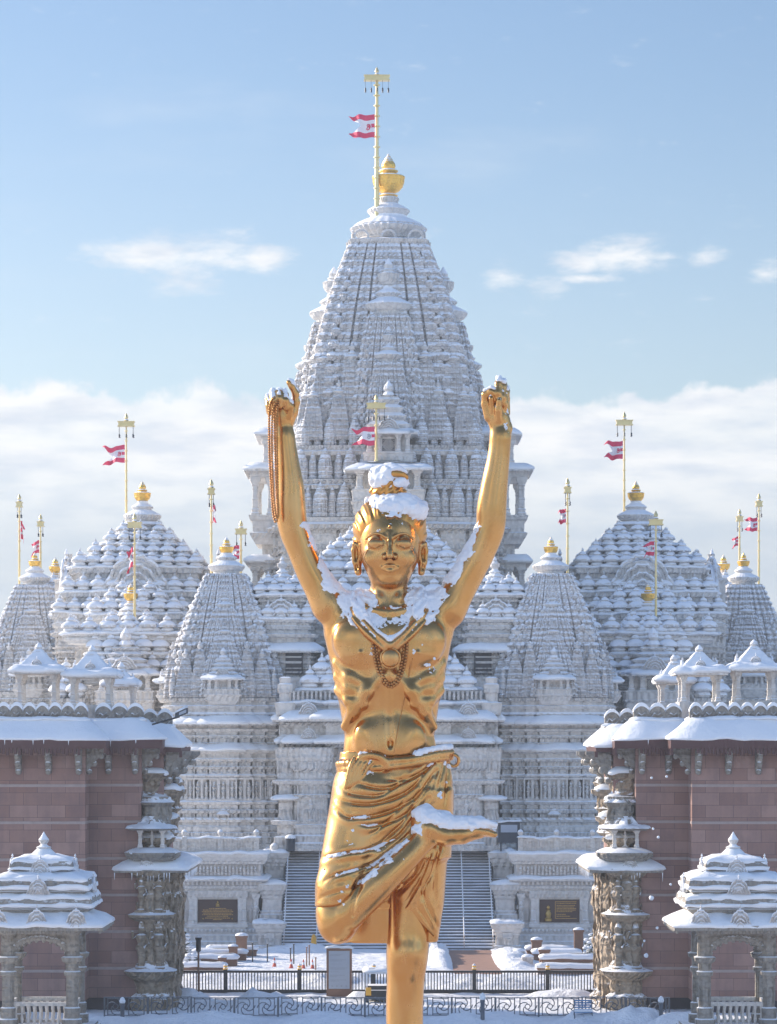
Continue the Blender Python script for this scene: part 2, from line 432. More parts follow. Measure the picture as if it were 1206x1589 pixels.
def eave(parent, poly, z, inn, outw, rise, th=.18, sth=.16, seed=0, mat=None, step=.35, name='eave', snow=True, dent=0.0):
    mb = MB()
    mould(mb, poly, [(z-.02, inn-.05), (z-.06, outw-.12), (z-.06-th*.4, outw), (z+th*.4, outw), (z+rise+th*.4, inn)], True, True)
    e = mb.build(name, mat or ROOF_M, parent)
    if snow:
        sb = MB(); snow_ledge(sb, poly, z+th*.4, inn-.02, outw, rise, sth, step, seed)
        sb.build('snow_layer', SNOWM, e, smooth=True)
    return e

# ---- shared ornaments (unit meshes)
AMA = [(.55,-.34),(.62,-.30),(.66,-.16),(.80,-.12),(.97,.0),(1.0,.07),(.95,.14),(.80,.22),(.62,.34),(.58,.40),(.66,.46),(.70,.52),(.66,.58),(.50,.66),(.30,.74),(.26,.80)]
def amalaka_mesh(name='amalaka', mat=None, n=96, lobes=32, tip=True):
    mb = MB()
    pr = [(.70,-.40),(.72,-.22),(.84,-.20),(.97,-.06),(1.0,.02),(1.0,.06),(.97,.10),(.84,.18),(.60,.30),(.50,.36),(.50,.42),(.57,.47),(.58,.52),(.54,.57),(.40,.66),(.28,.74),(.27,.86)]
    mb.lathe(pr, n, lobes=lobes, amp=.022)
    return mb.mesh(name, mat or ROOF_M, ang=50)
KAL = [(.30,.0),(.55,.02),(.62,.10),(.45,.2),(.42,.26),(.66,.36),(.90,.62),(1.02,.95),(1.03,1.18),(1.06,1.22),(1.06,1.34),(.90,1.42),(.55,1.48),(.52,1.56),(.62,1.66),(.62,1.72),(.5,1.80),(.40,1.84),(.46,2.0),(.44,2.14),(.30,2.4),(.14,2.66),(.02,2.85)]
def kalash_mesh():
    mb = MB(); mb.lathe(KAL, 40, lobes=20, amp=.012); return mb.mesh('finial', FINIAL, ang=40)
def stone_kalash_mesh():
    mb = MB(); mb.lathe(KAL, 14); return mb.mesh('stone_finial', ROOF_M, ang=40)
def bullet_mesh():
    mb = MB()
    pr = [(1.0,0),(1.05,.15),(1.05,.4),(.92,.5),(.92,.7),(1.0,.8)]
    for k in range(9):
        t = k/9; r = 1.0*(1-t**2.6*.62)
        pr += [(r*1.03, .85+t*3.0), (r*1.03, .85+(t+.06)*3.0), (r*.965, .85+(t+.085)*3.0)]
    pr += [(.42,3.9),(.5,4.0),(.48,4.1),(.25,4.25),(.12,4.5),(0.01,4.75)]
    mb.lathe(pr, 24, lobes=12, amp=.05)
    return mb.mesh('miniature_spire', SPIRE_M, ang=40)
def bell_mesh():
    mb = MB()
    pr = [(.60,0),(.60,.30),(.68,.34),(.68,.46),(.60,.5),(.60,.62),(1.0,.60),(1.05,.68),(.92,.82),(.66,1.0),(.60,1.02),(.62,1.12),(.44,1.3),(.40,1.32),(.42,1.40),(.24,1.52),(.16,1.56),(.24,1.68),(.18,1.82),(.05,2.05)]
    mb.lathe(pr, 16, sq=.55)
    return mb.mesh('roof_bell', ROOF_M, ang=35)
def snowbell_mesh():
    mb = MB()
    pr = [(.5,0),(.74,.10),(.82,.26),(.74,.42),(.64,.5),(.66,.54),(.98,.50),(1.10,.58),(1.08,.72),(.95,.90),(.72,1.06),(.50,1.15),(.40,1.18),(.40,1.24),(.47,1.30),(.40,1.44),(.22,1.54),(.12,1.60),(.16,1.70),(.03,1.95)]
    mb.lathe(pr, 24, sq=.32, lobes=12, amp=.025)
    return mb.mesh('roof_bell', ROOF_M, ang=50)
def column_mesh(h=1.0, mat=None, name='column'):
    """square-to-round temple column of height 1 and half width about .1"""
    mb = MB()
    pr = [(.16,0),(.16,.06),(.13,.08),(.13,.13),(.15,.15),(.12,.17),(.105,.2),(.105,.40),(.12,.41),(.12,.44),(.10,.45),(.095,.66),(.115,.68),(.10,.71),(.10,.76),(.13,.79),(.12,.82),(.17,.88),(.19,.93),(.19,1.0)]
    mb.lathe(pr, 16, sq=.6)
    return mb.mesh(name, mat or PLAINM, ang=35)
def figure_mesh(mat):
    """a small carved standing figure for a niche"""
    mb = MB()
    mb.lathe([(.16,0),(.17,.05),(.10,.08),(.09,.3),(.12,.45),(.15,.55),(.10,.66),(.15,.82),(.14,.88),(.06,.92)], 10)
    mb.ball((0,0,1.02), .10, 8, 6, sz=1.15)
    mb.lathe([(.09,1.08),(.05,1.2),(.01,1.28)], 8)
    mb.tube([(.14,0,.84),(.22,-.03,.66),(.12,-.1,.56)], .035, 6)
    mb.tube([(-.14,0,.84),(-.25,-.02,.78),(-.22,-.08,.98)], .035, 6)
    mb.box(-.24,.24,-.12,.10,-.06,0)
    return mb.mesh('carved_figure', mat, ang=50)
def gable_mesh(mat):
    """arched gavaksha gable built of concentric raised arcs, unit half width 1, height about 1.2"""
    mb = MB()
    for (r, w, d) in ((1.0,.16,.10),(.74,.13,.16),(.50,.12,.22),(.28,.10,.28)):
        pts = []
        n = 26
        for i in range(n+1):
            a = pi*i/n; rr = r*(1+.10*cos(6*a)*(.6 if r > .4 else 0))
            pts.append((rr*cos(a), -d, max(0, rr*sin(a)*1.05+(.16*r if abs(a-pi/2) < .25 else 0))))
        mb.tube(pts, w*.5, 6)
    n = 24
    ring0 = [(1.0*cos(pi*i/n), 0.0, 1.05*sin(pi*i/n)) for i in range(n+1)]
    mb.loft([[(x, .15, z) for x, y, z in ring0], [(x*.97, -.06, z*.97) for x, y, z in ring0]])
    mb.lathe([(.1,1.15),(.13,1.25),(.05,1.35),(.1,1.42),(.02,1.6)], 8)
    return mb.mesh('gable_ornament', mat, ang=50)
M_AMA = amalaka_mesh(); M_KAL = kalash_mesh(); M_SKAL = stone_kalash_mesh(); M_BUL = bullet_mesh(); M_BELL = snowbell_mesh()
M_COL = column_mesh(); M_FIG = figure_mesh(WALL_M); M_GAB = gable_mesh(ROOF_M)

def spire_into(mb, cx, cy, z0, z1, a0, a1, p=1.9, nc=22, faces=None, amp=.05, seed=0, seg=None):
    """curvilinear carved spire: stacked courses over a stepped plan, beaded along every course"""
    prof = [(-1,0),(-.775,0),(-.77,-.055),(-.745,-.055),(-.74,.02),(-.555,.02),(-.55,-.055),(-.52,-.055),(-.515,.035),(-.335,.035),(-.33,-.05),(-.30,-.05),(-.295,.065),(.295,.065),(.30,-.05),(.33,-.05),(.335,.035),(.515,.035),(.52,-.055),(.55,-.055),(.555,.02),(.74,.02),(.745,-.055),(.77,-.055),(.775,0)]
    prof_old = [(-1,0),(-.67,0),(-.665,-.15),(-.625,-.15),(-.61,.03),(-.335,.03),(-.33,-.10),(-.29,-.10),(-.285,.065),(.285,.065),(.29,-.10),(.33,-.10),(.335,.03),(.61,.03),(.625,-.15),(.665,-.15),(.67,0)]
    seg = seg or {(-1): 6}
    pts = []; tags = []; gr = []; nn = []
    for q in range(4):
        ca, sa = (1,0) if q == 0 else (0,1) if q == 1 else (-1,0) if q == 2 else (0,-1)
        n = len(prof)
        for i in range(n):
            s0, o0 = prof[i]; s1, o1 = prof[i+1] if i+1 < n else (1, 0)
            L = abs(s1-s0); k = max(1, int(round(L/.055))) if L > .1 else 1
            for j in range(k):
                t = j/k; s = s0+(s1-s0)*t; o = o0+(o1-o0)*t
                x, y = s, -1-o
                pts.append((x*ca-y*sa, x*sa+y*ca)); nn.append((sa-(ca if i == 0 and j == 0 else 0), -ca-(sa if i == 0 and j == 0 else 0))); tags.append(j if k > 1 and j > 0 else -1); gr.append(o < -.04)
    rings = []
    H = z1-z0
    zc = [0.0]
    for k in range(nc): zc.append(zc[-1]+1.0-.35*k/nc)
    zc = [z/zc[-1] for z in zc]
    nr = None
    for k in range(nc):
        t0, t1 = zc[k], zc[k+1]
        for (u, o, bead) in ((0,.0,.3),(.08,.020,.7),(.30,.026,1),(.52,.018,.8),(.62,.0,.5),(.68,-.018,.2),(.96,-.02,.6)):
            t = t0+(t1-t0)*u
            a = a1+(a0-a1)*(1-t**p)
            ring = []
            for i, (x, y) in enumerate(pts):
                d = o if not gr[i] else 0.0
                if tags[i] >= 0: d += bead*amp*((1 if (tags[i] % 2) else -.75))
                ring.append((cx+(x+nn[i][0]*d)*a, cy+(y+nn[i][1]*d)*a, z0+H*t))
            rings.append(ring)
    mb.loft(rings, True, True)
def corner_cushions(mb, cx, cy, z0, z1, a0, a1, p, n, k=.74, r=.085):
    for i in range(n):
        t = (i+.5)/n; a = a1+(a0-a1)*(1-t**p); z = z0+(z1-z0)*t
        for sx in (-1, 1):
            for sy in (-1,):
                mb.ball((cx+sx*a*k, cy+sy*a*.97, z), a*r, 10, 6, sz=.8*((z1-z0)/n)/(a*r*2))

# ------------------------------------------------------------------ ground
def ground_h(x, y):
    """snow relief of the forecourt"""
    h = .10*vn(x*.5, y*.5, 1)+.08*vn(x*1.6, y*1.6, 2)+.05*vn(x*4, y*4, 5)
    # ploughed heaps either side of the swept path, by the foot of the steps and behind the barrier
    def heap(cx, cy, rx, ry, hh):
        d = ((x-cx)/rx)**2+((y-cy)/ry)**2
        return hh*max(0, 1-d)*(.6+.8*vn(x*2.3, y*2.3, 9))
    for a in ((3.2,188,.8,8.5,.5),(7.5,188,1.3,9,.5),(2.2,193,1.2,3,.6),(-9,172,3.5,2.2,.35),(-2.5,170,3,2.5,.55),(5.2,167,4,2.2,.35),(-6.5,157,1.6,1.2,.6),(-1.2,158.5,1.2,.9,.4),(-3.8,157.5,.9,.7,.35),(-10.3,158,1.4,1.0,.5),(2.5,196,3,1.4,.4),(-5.5,196,3.2,1.4,.45),(9,160,2,1.2,.4),(11.6,146,1.6,1.5,.7),(14,144,2,1.5,.55),(-9,146,3.5,1.6,.4),(-3,145,2.5,1.4,.45),(4.5,146,3,1.4,.35),(-14,143.5,3,1.4,.4),(9.3,146.5,1.2,1.0,.5)):
        h += heap(*a)
    if 3.75 < x < 6.6 and 176 < y < 198: h = min(h, .02+.03*vn(x*3, y*3, 4))-.10
    return h
gm = MB()
gx = [-1500,-600,-250,-120,-60]+list(np.linspace(-36, 36, 241))+[60,120,250,600,1500]
gy = [-1200,-500,-200,-60,0,30,55,80,100,118]+list(np.linspace(130, 202, 241))+[230,300,420,700,1300,2600]
for j, y in enumerate(gy):
    for i, x in enumerate(gx):
        inn = -36 < x < 36 and 130 < y < 202
        gm.v.append((x, y, ground_h(x, y) if inn else (.05 if y < 230 else -.3)))
nxg = len(gx)
for j in range(len(gy)-1):
    for i in range(nxg-1):
        a = j*nxg+i; gm.f.append((a, a+1, a+1+nxg, a+nxg))
tag(gm.build('snow_ground', GROUND_SNOW, smooth=True), kind='structure')
pm = MB(); pm.box(3.78, 6.58, 177, 197.5, -.04, .06)
tag(pm.build('path', PATH), kind='structure')
pm = MB(); pm.box(-30, 30, -90, 132, -.1, .10)  # unseen brick apron added so the gold reflects a warm floor
tag(pm.build('reflector_pavement', PAVE), kind='structure')

# ------------------------------------------------------------------ podium with steps
PZ = 6.1
def podium_half(s, label):
    t = thing('podium_wall', label, 'terrace wall', (s*18.0, 201, 0))
    x0, x1 = (-11.0, 11.6)                       # local; mirrored by s
    def R(a, b): return (a, b) if s > 0 else (-b, -a)
    # wall runs from the stair cheek (|x| = 6.95) outwards
    inner = 8.5-18.0
    xa, xb = R(inner, 16.0)
    mb = MB()
    poly = rect(xa, xb, 1.0, 40.0)
    mould(mb, poly, [(-.2,.5),(.35,.5),(.4,.42),(.75,.40),(.8,.30),(1.15,.34),(1.2,.1),(1.45,.06),(1.5,0),(3.55,0),(3.6,.12),(3.75,.16),(3.8,.3),(3.95,.34),(4.0,.2),(4.2,.22),(4.3,.62),(4.42,.66),(4.5,.35),(4.62,.15),(5.35,.15),(5.4,.4),(5.55,.45),(5.6,.55),(5.85,.62),(PZ,.62)])
    w = mb.build('wall', PLAINM, t)
    # dentils, frieze uprights
    mb = MB(); x = xa
    while x < xb:
        mb.box(x, x+.13, .58, .86, 4.02, 4.26); x += .29
    mb.build('dentil_row', PLAINM, t)
    mb = MB(); x = xa+.05
    while x < xb-.15:
        mb.box(x, x+.14, .72, .98, 4.66, 5.30); mb.ball((x+.07, .74, 5.1), .09, 6, 4); x += .24
    mb.build('frieze', WALL_M, t)
    mb = MB(); x = xa
    while x < xb:
        mb.ball((x, .60, 1.05), .11, 6, 4); x += .26
    mb.build('base_beading', WALL_M, t)
    sb = MB(); snow_ledge(sb, rect(xa+.02, xb, 1.0, 39), PZ, .2, .62, .05, .10, .3, 3); sb.build('snow_layer', SNOWM, t, smooth=True)
    sb = MB(); snow_ledge(sb, rect(xa+.02, xb, 1.0, 39), 4.45, .3, .62, .12, .07, .3, 4); sb.build('snow_layer', SNOWM, t, smooth=True)
    # framed plaque bay
    bx = s*11.15-s*18.0
    mb = MB()
    mb.box(bx-1.95, bx+1.95, .62, 1.05, 3.42, 3.62); mb.box(bx-1.75, bx+1.75, .70, 1.03, 3.22, 3.42)
    mb.box(bx-2.0, bx+2.0, .50, 1.05, 1.28, 1.46); mb.box(bx-1.85, bx+1.85, .60, 1.03, 1.10, 1.28)
    for dx in (-1.45, 1.45): mb.box(bx+dx-.13, bx+dx+.13, .72, 1.02, 1.46, 3.22)
    mb.box(bx-1.32, bx+1.32, .86, 1.01, 1.46, 1.58); mb.box(bx-1.32, bx+1.32, .86, 1.01, 3.08, 3.22)
    mb.build('plaque_frame', PLAINM, t)
    for dx in (-1.72, 1.72, -2.5, 2.5): inst('wall_column', M_COL, t, (bx+dx, .8, 1.46), sc=(1.5, .9, 2.0))
    for dx in (-2.5, 2.5): inst('carved_figure', M_FIG, t, (bx+dx, .74, 1.62), sc=1.1)
    # balustrade along the terrace edge
    rb = MB()
    rb.box(xa+.1, xb, .75, 1.0, PZ+.80, PZ+.98); rb.box(xa+.1, xb, .78, .97, PZ, PZ+.14); rb.box(xa+.1, xb, .82, .93, PZ+.14, PZ+.80)
    x = xa+.2
    while x < xb:
        rb.box(x, x+.10, .76, .99, PZ+.14, PZ+.8); x += .34
    r = rb.build('balustrade', RAIL_M, t)
    sb = MB(); snow_ledge(sb, rect(xa+.1, xb, .80, .96), PZ+.98, -.07, .06, .04, .08, .22, 7, .03); sb.build('snow_layer', SNOWM, r, smooth=True)
    k = 0; x = inner+.12
    while x < 14:
        xx = x*s
        pb = MB(); pb.box(xx-.16, xx+.16, .70, 1.05, PZ, PZ+1.06); pb.lathe([(.13,1.06),(.07,1.12),(.17,1.25),(.2,1.38),(.13,1.5),(.02,1.56)], 10, xx, .87, PZ)
        pb.build('baluster_post', RAIL_M, t, ang=40); x += 2.35; k += 1
    return t
def plaque(s, label):
    x = s*11.15
    t = thing('plaque', label, 'plaque', (x, 201.84, 2.33))
    mb = MB(); mb.box(-1.28, 1.28, -.03, .02, -.74, .74); mb.build('plate', BRONZE, t)
    mb = MB()
    for (a, b, c, d) in ((-1.28,1.28,.70,.74),(-1.28,1.28,-.74,-.70),(-1.28,-1.24,-.70,.70),(1.24,1.28,-.70,.70)): mb.box(a, b, -.05, -.028, c, d)
    mb.build('rim', BRONZE, t)
    # lines of lettering too small to read in the photograph: short raised strokes
    mb = MB(); rr = random.Random(5 if s < 0 else 8)
    if s < 0:
        rows = [(.16, .55), (.06, .95), (-.04, 1.02), (-.14, .92), (-.24, 1.0), (-.34, .7), (-.46, .82), (-.56, .3)]
        for z, w in rows:
            x = -w
            while x < w:
                l = rr.uniform(.03, .10); mb.box(x, min(w, x+l), -.042, -.029, z-.022, z+.022); x += l+rr.uniform(.015, .04)
        mb.lathe([(.09,.28),(.16,.30),(.10,.38),(.13,.46),(.05,.54),(.07,.6),(.02,.66)], 10, 0, -.035, 0)
        for d in (-.95, .95): mb.ball((d, -.035, -.50), .05, 8, 5)
    else:
        for z, w in [(.50,1),(.36,.98),(.26,.9),(.16,1),(.06,.95),(-.04,.8),(-.22,.45),(-.34,.7)]:
            x = -.18
            while x < -.18+1.25*w:
                l = rr.uniform(.03, .10); mb.box(x, x+l, -.042, -.029, z-.022, z+.022); x += l+rr.uniform(.015, .04)
        for (a, b, c, d) in ((-.28,-.25,-.5,.62),(-.28,1.12,.59,.62),(-.28,1.12,-.5,-.47)): mb.box(a, b, -.042, -.029, c, d)
        mb.lathe([(.22,-.66),(.24,-.5),(.14,-.42),(.20,-.2),(.12,.0),(.16,.06),(.05,.12),(.11,.2),(.10,.28),(.02,.36)], 10, -.72, -.03, 0)
    mb.build('lettering', GOLDTXT, t)
    return t
podium_half(-1, 'carved cream terrace wall with the text-only plaque, between the left shaded building and the stairs')
podium_half(1, 'carved cream terrace wall with the portrait plaque, between the stairs and the right building')
plaque(-1, 'dark bronze plaque with centred gold text lines and a small emblem above them')
plaque(1, 'dark bronze plaque with a figure on its left and gold text on its right')

# the broad stair
st = thing('staircase', 'broad stone staircase with snowy treads behind the gold statue', 'staircase', (0, 198, 0))
mb = MB(); NS = 34; run = .30; rise = PZ/NS
for k in range(NS):
    mb.box(-6.88, 6.88, k*run, NS*run+3.0+.001*k, k*rise-(.3 if k == 0 else .001), (k+1)*rise)
mb.build('steps', STEPS, st)
sb = MB()
for k in range(NS):      # snow left on the treads, thicker toward the back of each
    n = 60; z = (k+1)*rise
    a = []; b = []; c = []
    for i in range(n+1):
        x = -6.84+13.68*i/n; q = vn(x*1.3, k*3.1, 4)
        a.append((x, k*run+.02+.03*q, z+.004)); b.append((x, k*run+.05+.05*q, z+.035+.03*q)); c.append((x, (k+1)*run-.001, z+.055+.03*q))
    o = len(sb.v); sb.v += a+b+c
    for i in range(n):
        for r in (0, n+1): sb.f.append((o+r+i, o+r+i+1, o+r+i+n+2, o+r+i+n+1))
sb.build('snow_layer', SNOWM, st, smooth=True)
for x in (-6.7, -4.6, 4.85, 6.7, 0.2):
    hb = MB(); slope = PZ/(NS*run)
    P0 = [(x, -.1, .95), (x, NS*run, PZ+.95), (x, NS*run+.8, PZ+.95)]
    hb.tube(P0, .035, 6); hb.tube([(a, b, c-.35) for a, b, c in P0], .022, 6)
    for k in range(0, 11):
        y = .05+k*(NS*run)/10; zz = y*slope; hb.tube([(x, y, zz-.1), (x, y, zz+.95)], .028, 6)
    hb.build('handrail', RAILMETAL, st)
# stepped cheek piers either side
def cheek(s, label):
    t = thing('stair_pier', label, 'stone pier', (s*7.62, 200, 0))
    wl = MB()
    for k in range(6): wl.box(-.7, .86, k*1.9, 11.4, -.2 if k == 0 else 0.9*k, .9*(k+1)-.002*k)
    wl.build('cheek_wall', PLAINM, t)
    for (y, zt, h, w) in ((-1.4, 1.75, 1.9, .92), (2.6, 4.05, 2.2, .80), (6.6, 6.0, 2.2, .84)):
        p = stepped(w*.82, w*.82, ((.7, .06),))
        mb = MB(); z0 = zt-h
        mould(mb, [(a, b+y) for a, b in p], [(min(z0, -.1) if y < 0 else z0-.8,.14),(z0+.25,.14),(z0+.3,.04),(z0+.45,.07),(z0+.5,-.04),(z0+h*.55,-.08),(z0+h*.6,.0),(z0+h*.66,-.02),(z0+h*.72,.08),(z0+h*.8,.1),(z0+h*.84,.2),(zt-.1,.26),(zt,.28)])
        c = mb.build('pedestal', PLAINM, t)
        sb = MB(); snow_ledge(sb, [(a, b+y) for a, b in rect(-w*.7, w*.7, -w*.7, w*.7)], zt, -.55*w, .28, .16, .12, .2, int(y)+9); sb.build('snow_layer', SNOWM, c, smooth=True)
        if y > 6: mb = MB(); mb.lathe([(.2,0),(.1,.08),(.26,.25),(.3,.4),(.2,.55),(.02,.66)], 12, 0, y-.3, zt); mb.build('stone_ball', PLAINM, c, ang=50)
    lb = MB(); lb.box(-.32, .32, -2.34, -2.30, .35, 1.15); lb.build('panel', WALL_M, t)
    return t
cheek(-1, 'stepped cream stone piers with snow caps on the left edge of the stairs')
cheek(1, 'stepped cream stone piers with snow caps on the right edge of the stairs')

# ------------------------------------------------------------------ temple towers and halls
BZ = PZ
def ring_spots(hw, hd, n, sides='fblr', m=None):
    """n places along each side of a rectangle (corners shared)"""
    pts = []
    m = m or n
    for i in range(n): 
        x = -hw+2*hw*i/(n-1)
        if 'f' in sides: pts.append((x, -hd))
        if 'b' in sides: pts.append((x, hd))
    for i in range(1, m-1):
        y = -hd+2*hd*i/(m-1)
        if 'l' in sides: pts.append((-hw, y))
        if 'r' in sides: pts.append((hw, y))
    return pts
def lattice_window(parent, x, y, z, w, h, rz=0.0, name='lattice_window'):
    mb = MB(); mb.box(-w, w, .05, .10, 0, h)
    o = mb.build(name, DARK, parent, loc=(x, y, z)); o.rotation_euler = (0, 0, rz)
    mb = MB(); n = 4
    for i in range(-n, n+1):
        for sgn in (1, -1):
            a = i*w/n*1.0; pts = []
            for q in range(13):
                zz = h*q/12; xx = a+sgn*(zz-h/2)*.8
                if -w <= xx <= w: pts.append((xx, 0, zz))
            if len(pts) > 1: mb.tube([pts[0], pts[-1]], w*.035, 4)
    mb.build('lattice', PLAINM, o)
    mb = MB()
    for (a, b, c, d) in ((-w-.12,-w,-.05,h+.05),(w,w+.12,-.05,h+.05),(-w,w,h,h+.12),(-w,w,-.12,0)): mb.box(a, b, -.06, .12, c, d)
    mb.build('window_frame', PLAINM, o)
    return o
def pavilion(parent, x, y, z, w, h, roof, rz=0.0, win=True, gab=True):
    """small projecting balcony with a latticed window, columns, snowy eave and stepped bell roof"""
    root = MB()
    p = stepped(w, w*.6, ((.6, .08),))
    mould(root, p, [(-.9*w*.6,-.25*w),(-.45*w*.6,-.05),(-.1,.0),(0,.10),(.10,.12),(.12,.02),(.34*h,.04),(.36*h,.10),(.40*h,.10),(.42*h,-.30*w),(h,-.30*w)])
    o = root.build('balcony', PLAINM, parent, loc=(x, y, z)); o.rotation_euler = (0, 0, rz)
    for sx in (-.82, -.42, .42, .82): inst('column', M_COL, o, (sx*w, -w*.48, .38*h), sc=(w*.9, w*.9, h*.62))
    if win: lattice_window(o, 0, -w*.40, .44*h, w*.26, h*.40)
    eave(o, stepped(w*.92, w*.62, ((.6, .06),)), h, -.3*w, .30*w, .22*w, .10, .12, seed=int(x*3+z), step=.3)
    rb = MB(); q = stepped(w*.9, w*.62, ((.6, .06),)); zz = h+.2*w
    pr = []
    for k in range(4):
        t = k/4; o1 = -w*.55*t; pr += [(zz+roof*.72*t, o1-.12*w), (zz+roof*.72*t+roof*.07, o1), (zz+roof*.72*t+roof*.10, o1)]
    pr.append((zz+roof*.72, -w*.58))
    mould(rb, q, pr, True, True)
    if gab: rb.lathe([(.22,-.05),(.30,.05),(.22,.18),(.15,.22),(.24,.34),(.2,.5),(.02,.75)], 10, 0, 0, zz+roof*.70, sc=w*.9)
    rr = rb.build('pavilion_roof', ROOF_M, o)
    if gab: inst('gable_ornament', M_GAB, o, (0, -w*.66, zz), sc=(w*.42, .5*w, w*.36))
    return o

def shrine_mesh_parts(t):
    """one spired shrine; t is its Empty on the terrace"""
    W0 = 3.45
    st = ((.80, .30), (.50, .30+.28), (.28, .30+.5))
    pl = stepped(W0, W0, ((.80, .26), (.52, .50), (.27, .72)), groove=(.17, .32))
    mb = MB()
    mould(mb, pl, [(0,.5),(.8,.5),(.85,.38),(1.0,.42),(1.1,.42),(1.15,.22),(1.35,.30),(1.55,.28),(1.6,.08),(1.8,.06),(1.85,.26),(2.0,.34),(2.12,.26),(2.15,.04),(2.4,.02),(2.45,.22),(2.65,.24),(2.7,.05),(3.0,.05),(3.05,.2),(3.2,.24),(3.3,.1),(3.34,-.05),
              (4.85,-.05),(4.9,.14),(5.0,.18),(5.1,.04),(5.4,.02),(5.45,.16),(5.6,.2),(5.65,.04),(5.9,.06),(5.95,.24),(6.1,.28),(6.2,.12),(6.45,.14),(6.5,.3),(6.6,.34),(6.7,.3),
              (7.2,.16),(7.25,.0),(7.5,.04),(7.55,.22),(7.7,.24),(7.75,.05),(7.95,.06),(8.0,.24),(8.15,.28),(8.2,.1),(8.5,.1),(8.9,.1),(9.0,.2),(9.15,.3),(9.3,.14),(9.5,.1),(9.55,.24),(9.7,.3),(9.8,.12),(10.0,.1),(10.1,.3),(10.25,.3),(10.3,.05)])
    mb.build('wall', WALL_M, t)
    eave(t, pl, 6.72, .05, .62, .34, .12, .10, 2, mat=PLAINM)
    eave(t, pl, 8.52, .05, .85, .42, .14, .16, 5, mat=PLAINM)
    # sculpture band: pilasters with standing figures between them
    fm = MB()
    spots = []
    for x in (-3.25,-2.85,-2.25,-1.75,-1.15,-.62,0,.62,1.15,1.75,2.25,2.85,3.25):
        yy = -W0-(.72 if abs(x) < .93 else .50 if abs(x) < 1.79 else .26 if abs(x) < 2.76 else 0)
        spots.append((x, yy))
    for (x, yy) in spots:
        for sx in (-.26, .26): fm.box(x+sx-.05, x+sx+.05, yy-.10, yy+.08, 3.36, 4.84)
        fm.box(x-.3, x+.3, yy-.14, yy+.08, 3.30, 3.38); fm.box(x-.3, x+.3, yy-.16, yy+.08, 4.72, 4.86)
    fm.build('niche_row', PLAINM, t)
    for i, (x, yy) in enumerate(spots): inst('carved_figure', M_FIG, t, (x, yy-.04, 3.42), rz=.3*sin(i*2.2), sc=.92)
    nb = MB(); nb.box(-.42, .42, -W0-.98, -W0-.6, 1.3, 1.42); nb.box(-.40,-.3,-W0-.95,-W0-.6,1.42,2.3); nb.box(.3,.4,-W0-.95,-W0-.6,1.42,2.3)
    nb.lathe([(.5,2.3),(.5,2.38),(.3,2.55),(.1,2.75),(.02,3.0)], 8, 0, -W0-.72, 0, sq=.6); nb.box(-.2, .2, -W0-.8, -W0-.6, 1.42, 2.25)
    nb.build('shrine_niche', PLAINM, t)
    # superstructure
    zb = 10.3
    a0, a1, zt = 3.4, 1.34, 18.9
    mb = MB(); spire_into(mb, 0, 0, zb, zt, a0, a1, 1.75, 17, amp=.045); corner_cushions(mb, 0, 0, zb+1, zt, a0, a1, 1.75, 11, r=.07)
    mb.build('main_spire', SPIRE_M, t)
    inst('amalaka', M_AMA, t, (0, 0, zt+.46), sc=1.26); inst('finial', M_KAL, t, (0, 0, zt+1.25), sc=.47)
    for (px, py) in ((0,-1),(1,0),(-1,0),(0,1)):
        for (o, z1, w0, w1, ar) in ((1.85,16.4,2.1,.70,.78),(2.8,14.6,1.55,.50,.58),(3.4,12.9,1.1,.36,.42)):
            mb = MB(); spire_into(mb, px*o, py*o, zb, z1, w0, w1, 1.7, int(8+(z1-zb)*1.6), amp=.05)
            s_ = mb.build('sub_spire', SPIRE_M, t)
            inst('amalaka', M_AMA, s_, (px*o, py*o, z1+.16*ar/.5), sc=ar); inst('stone_finial', M_SKAL, s_, (px*o, py*o, z1+.7*ar), sc=ar*.42)
    for sx in (-1, 1):
        for sy in (-1, 1):
            for (o, p_, z1, w0) in ((2.45,2.5,14.4,1.0),(3.4,2.6,13.0,.66),(2.6,3.4,13.0,.66),(1.6,3.6,13.6,.58),(3.6,1.6,13.6,.58)):
                mb = MB(); spire_into(mb, sx*o, sy*p_, zb, z1, w0, w0*.34, 1.7, 14, amp=.05)
                s_ = mb.build('corner_spire', SPIRE_M, t)
                inst('stone_finial', M_SKAL, s_, (sx*o, sy*p_, z1-.03), sc=w0*.36)
    for sy in (-1,):
        for x in (-3.45,-2.95,-1.95,-1.5,1.5,1.95,2.95,3.45):
            inst('miniature_spire', M_BUL, t, (x, -3.95 if abs(x) < 2.5 else -3.7, zb), sc=(.23,.23,.46))
    for sx in (-1, 1):
        for y in (-2.9,-1.9,-1.4,1.4,1.9,2.9): inst('miniature_spire', M_BUL, t, (sx*3.85, y, zb), sc=(.23,.23,.46))
    pavilion(t, 0, -4.05, zb+.1, 1.1, 1.15, 1.7)
    for sx in (-1, 1):
        pavilion(t, sx*3.8, -1.2, zb+.1, .8, 1.0, 1.2, win=False); pavilion(t, sx*3.8, 0, zb+.1, 1.0, 1.15, 1.5, rz=sx*pi/2)
    # back pillar that carries the flagpole
    mb = MB(); mb.box(-.28, .28, 1.0, 1.6, zt-1.2, zt+1.5); mb.build('pole_pillar', PLAINM, t)

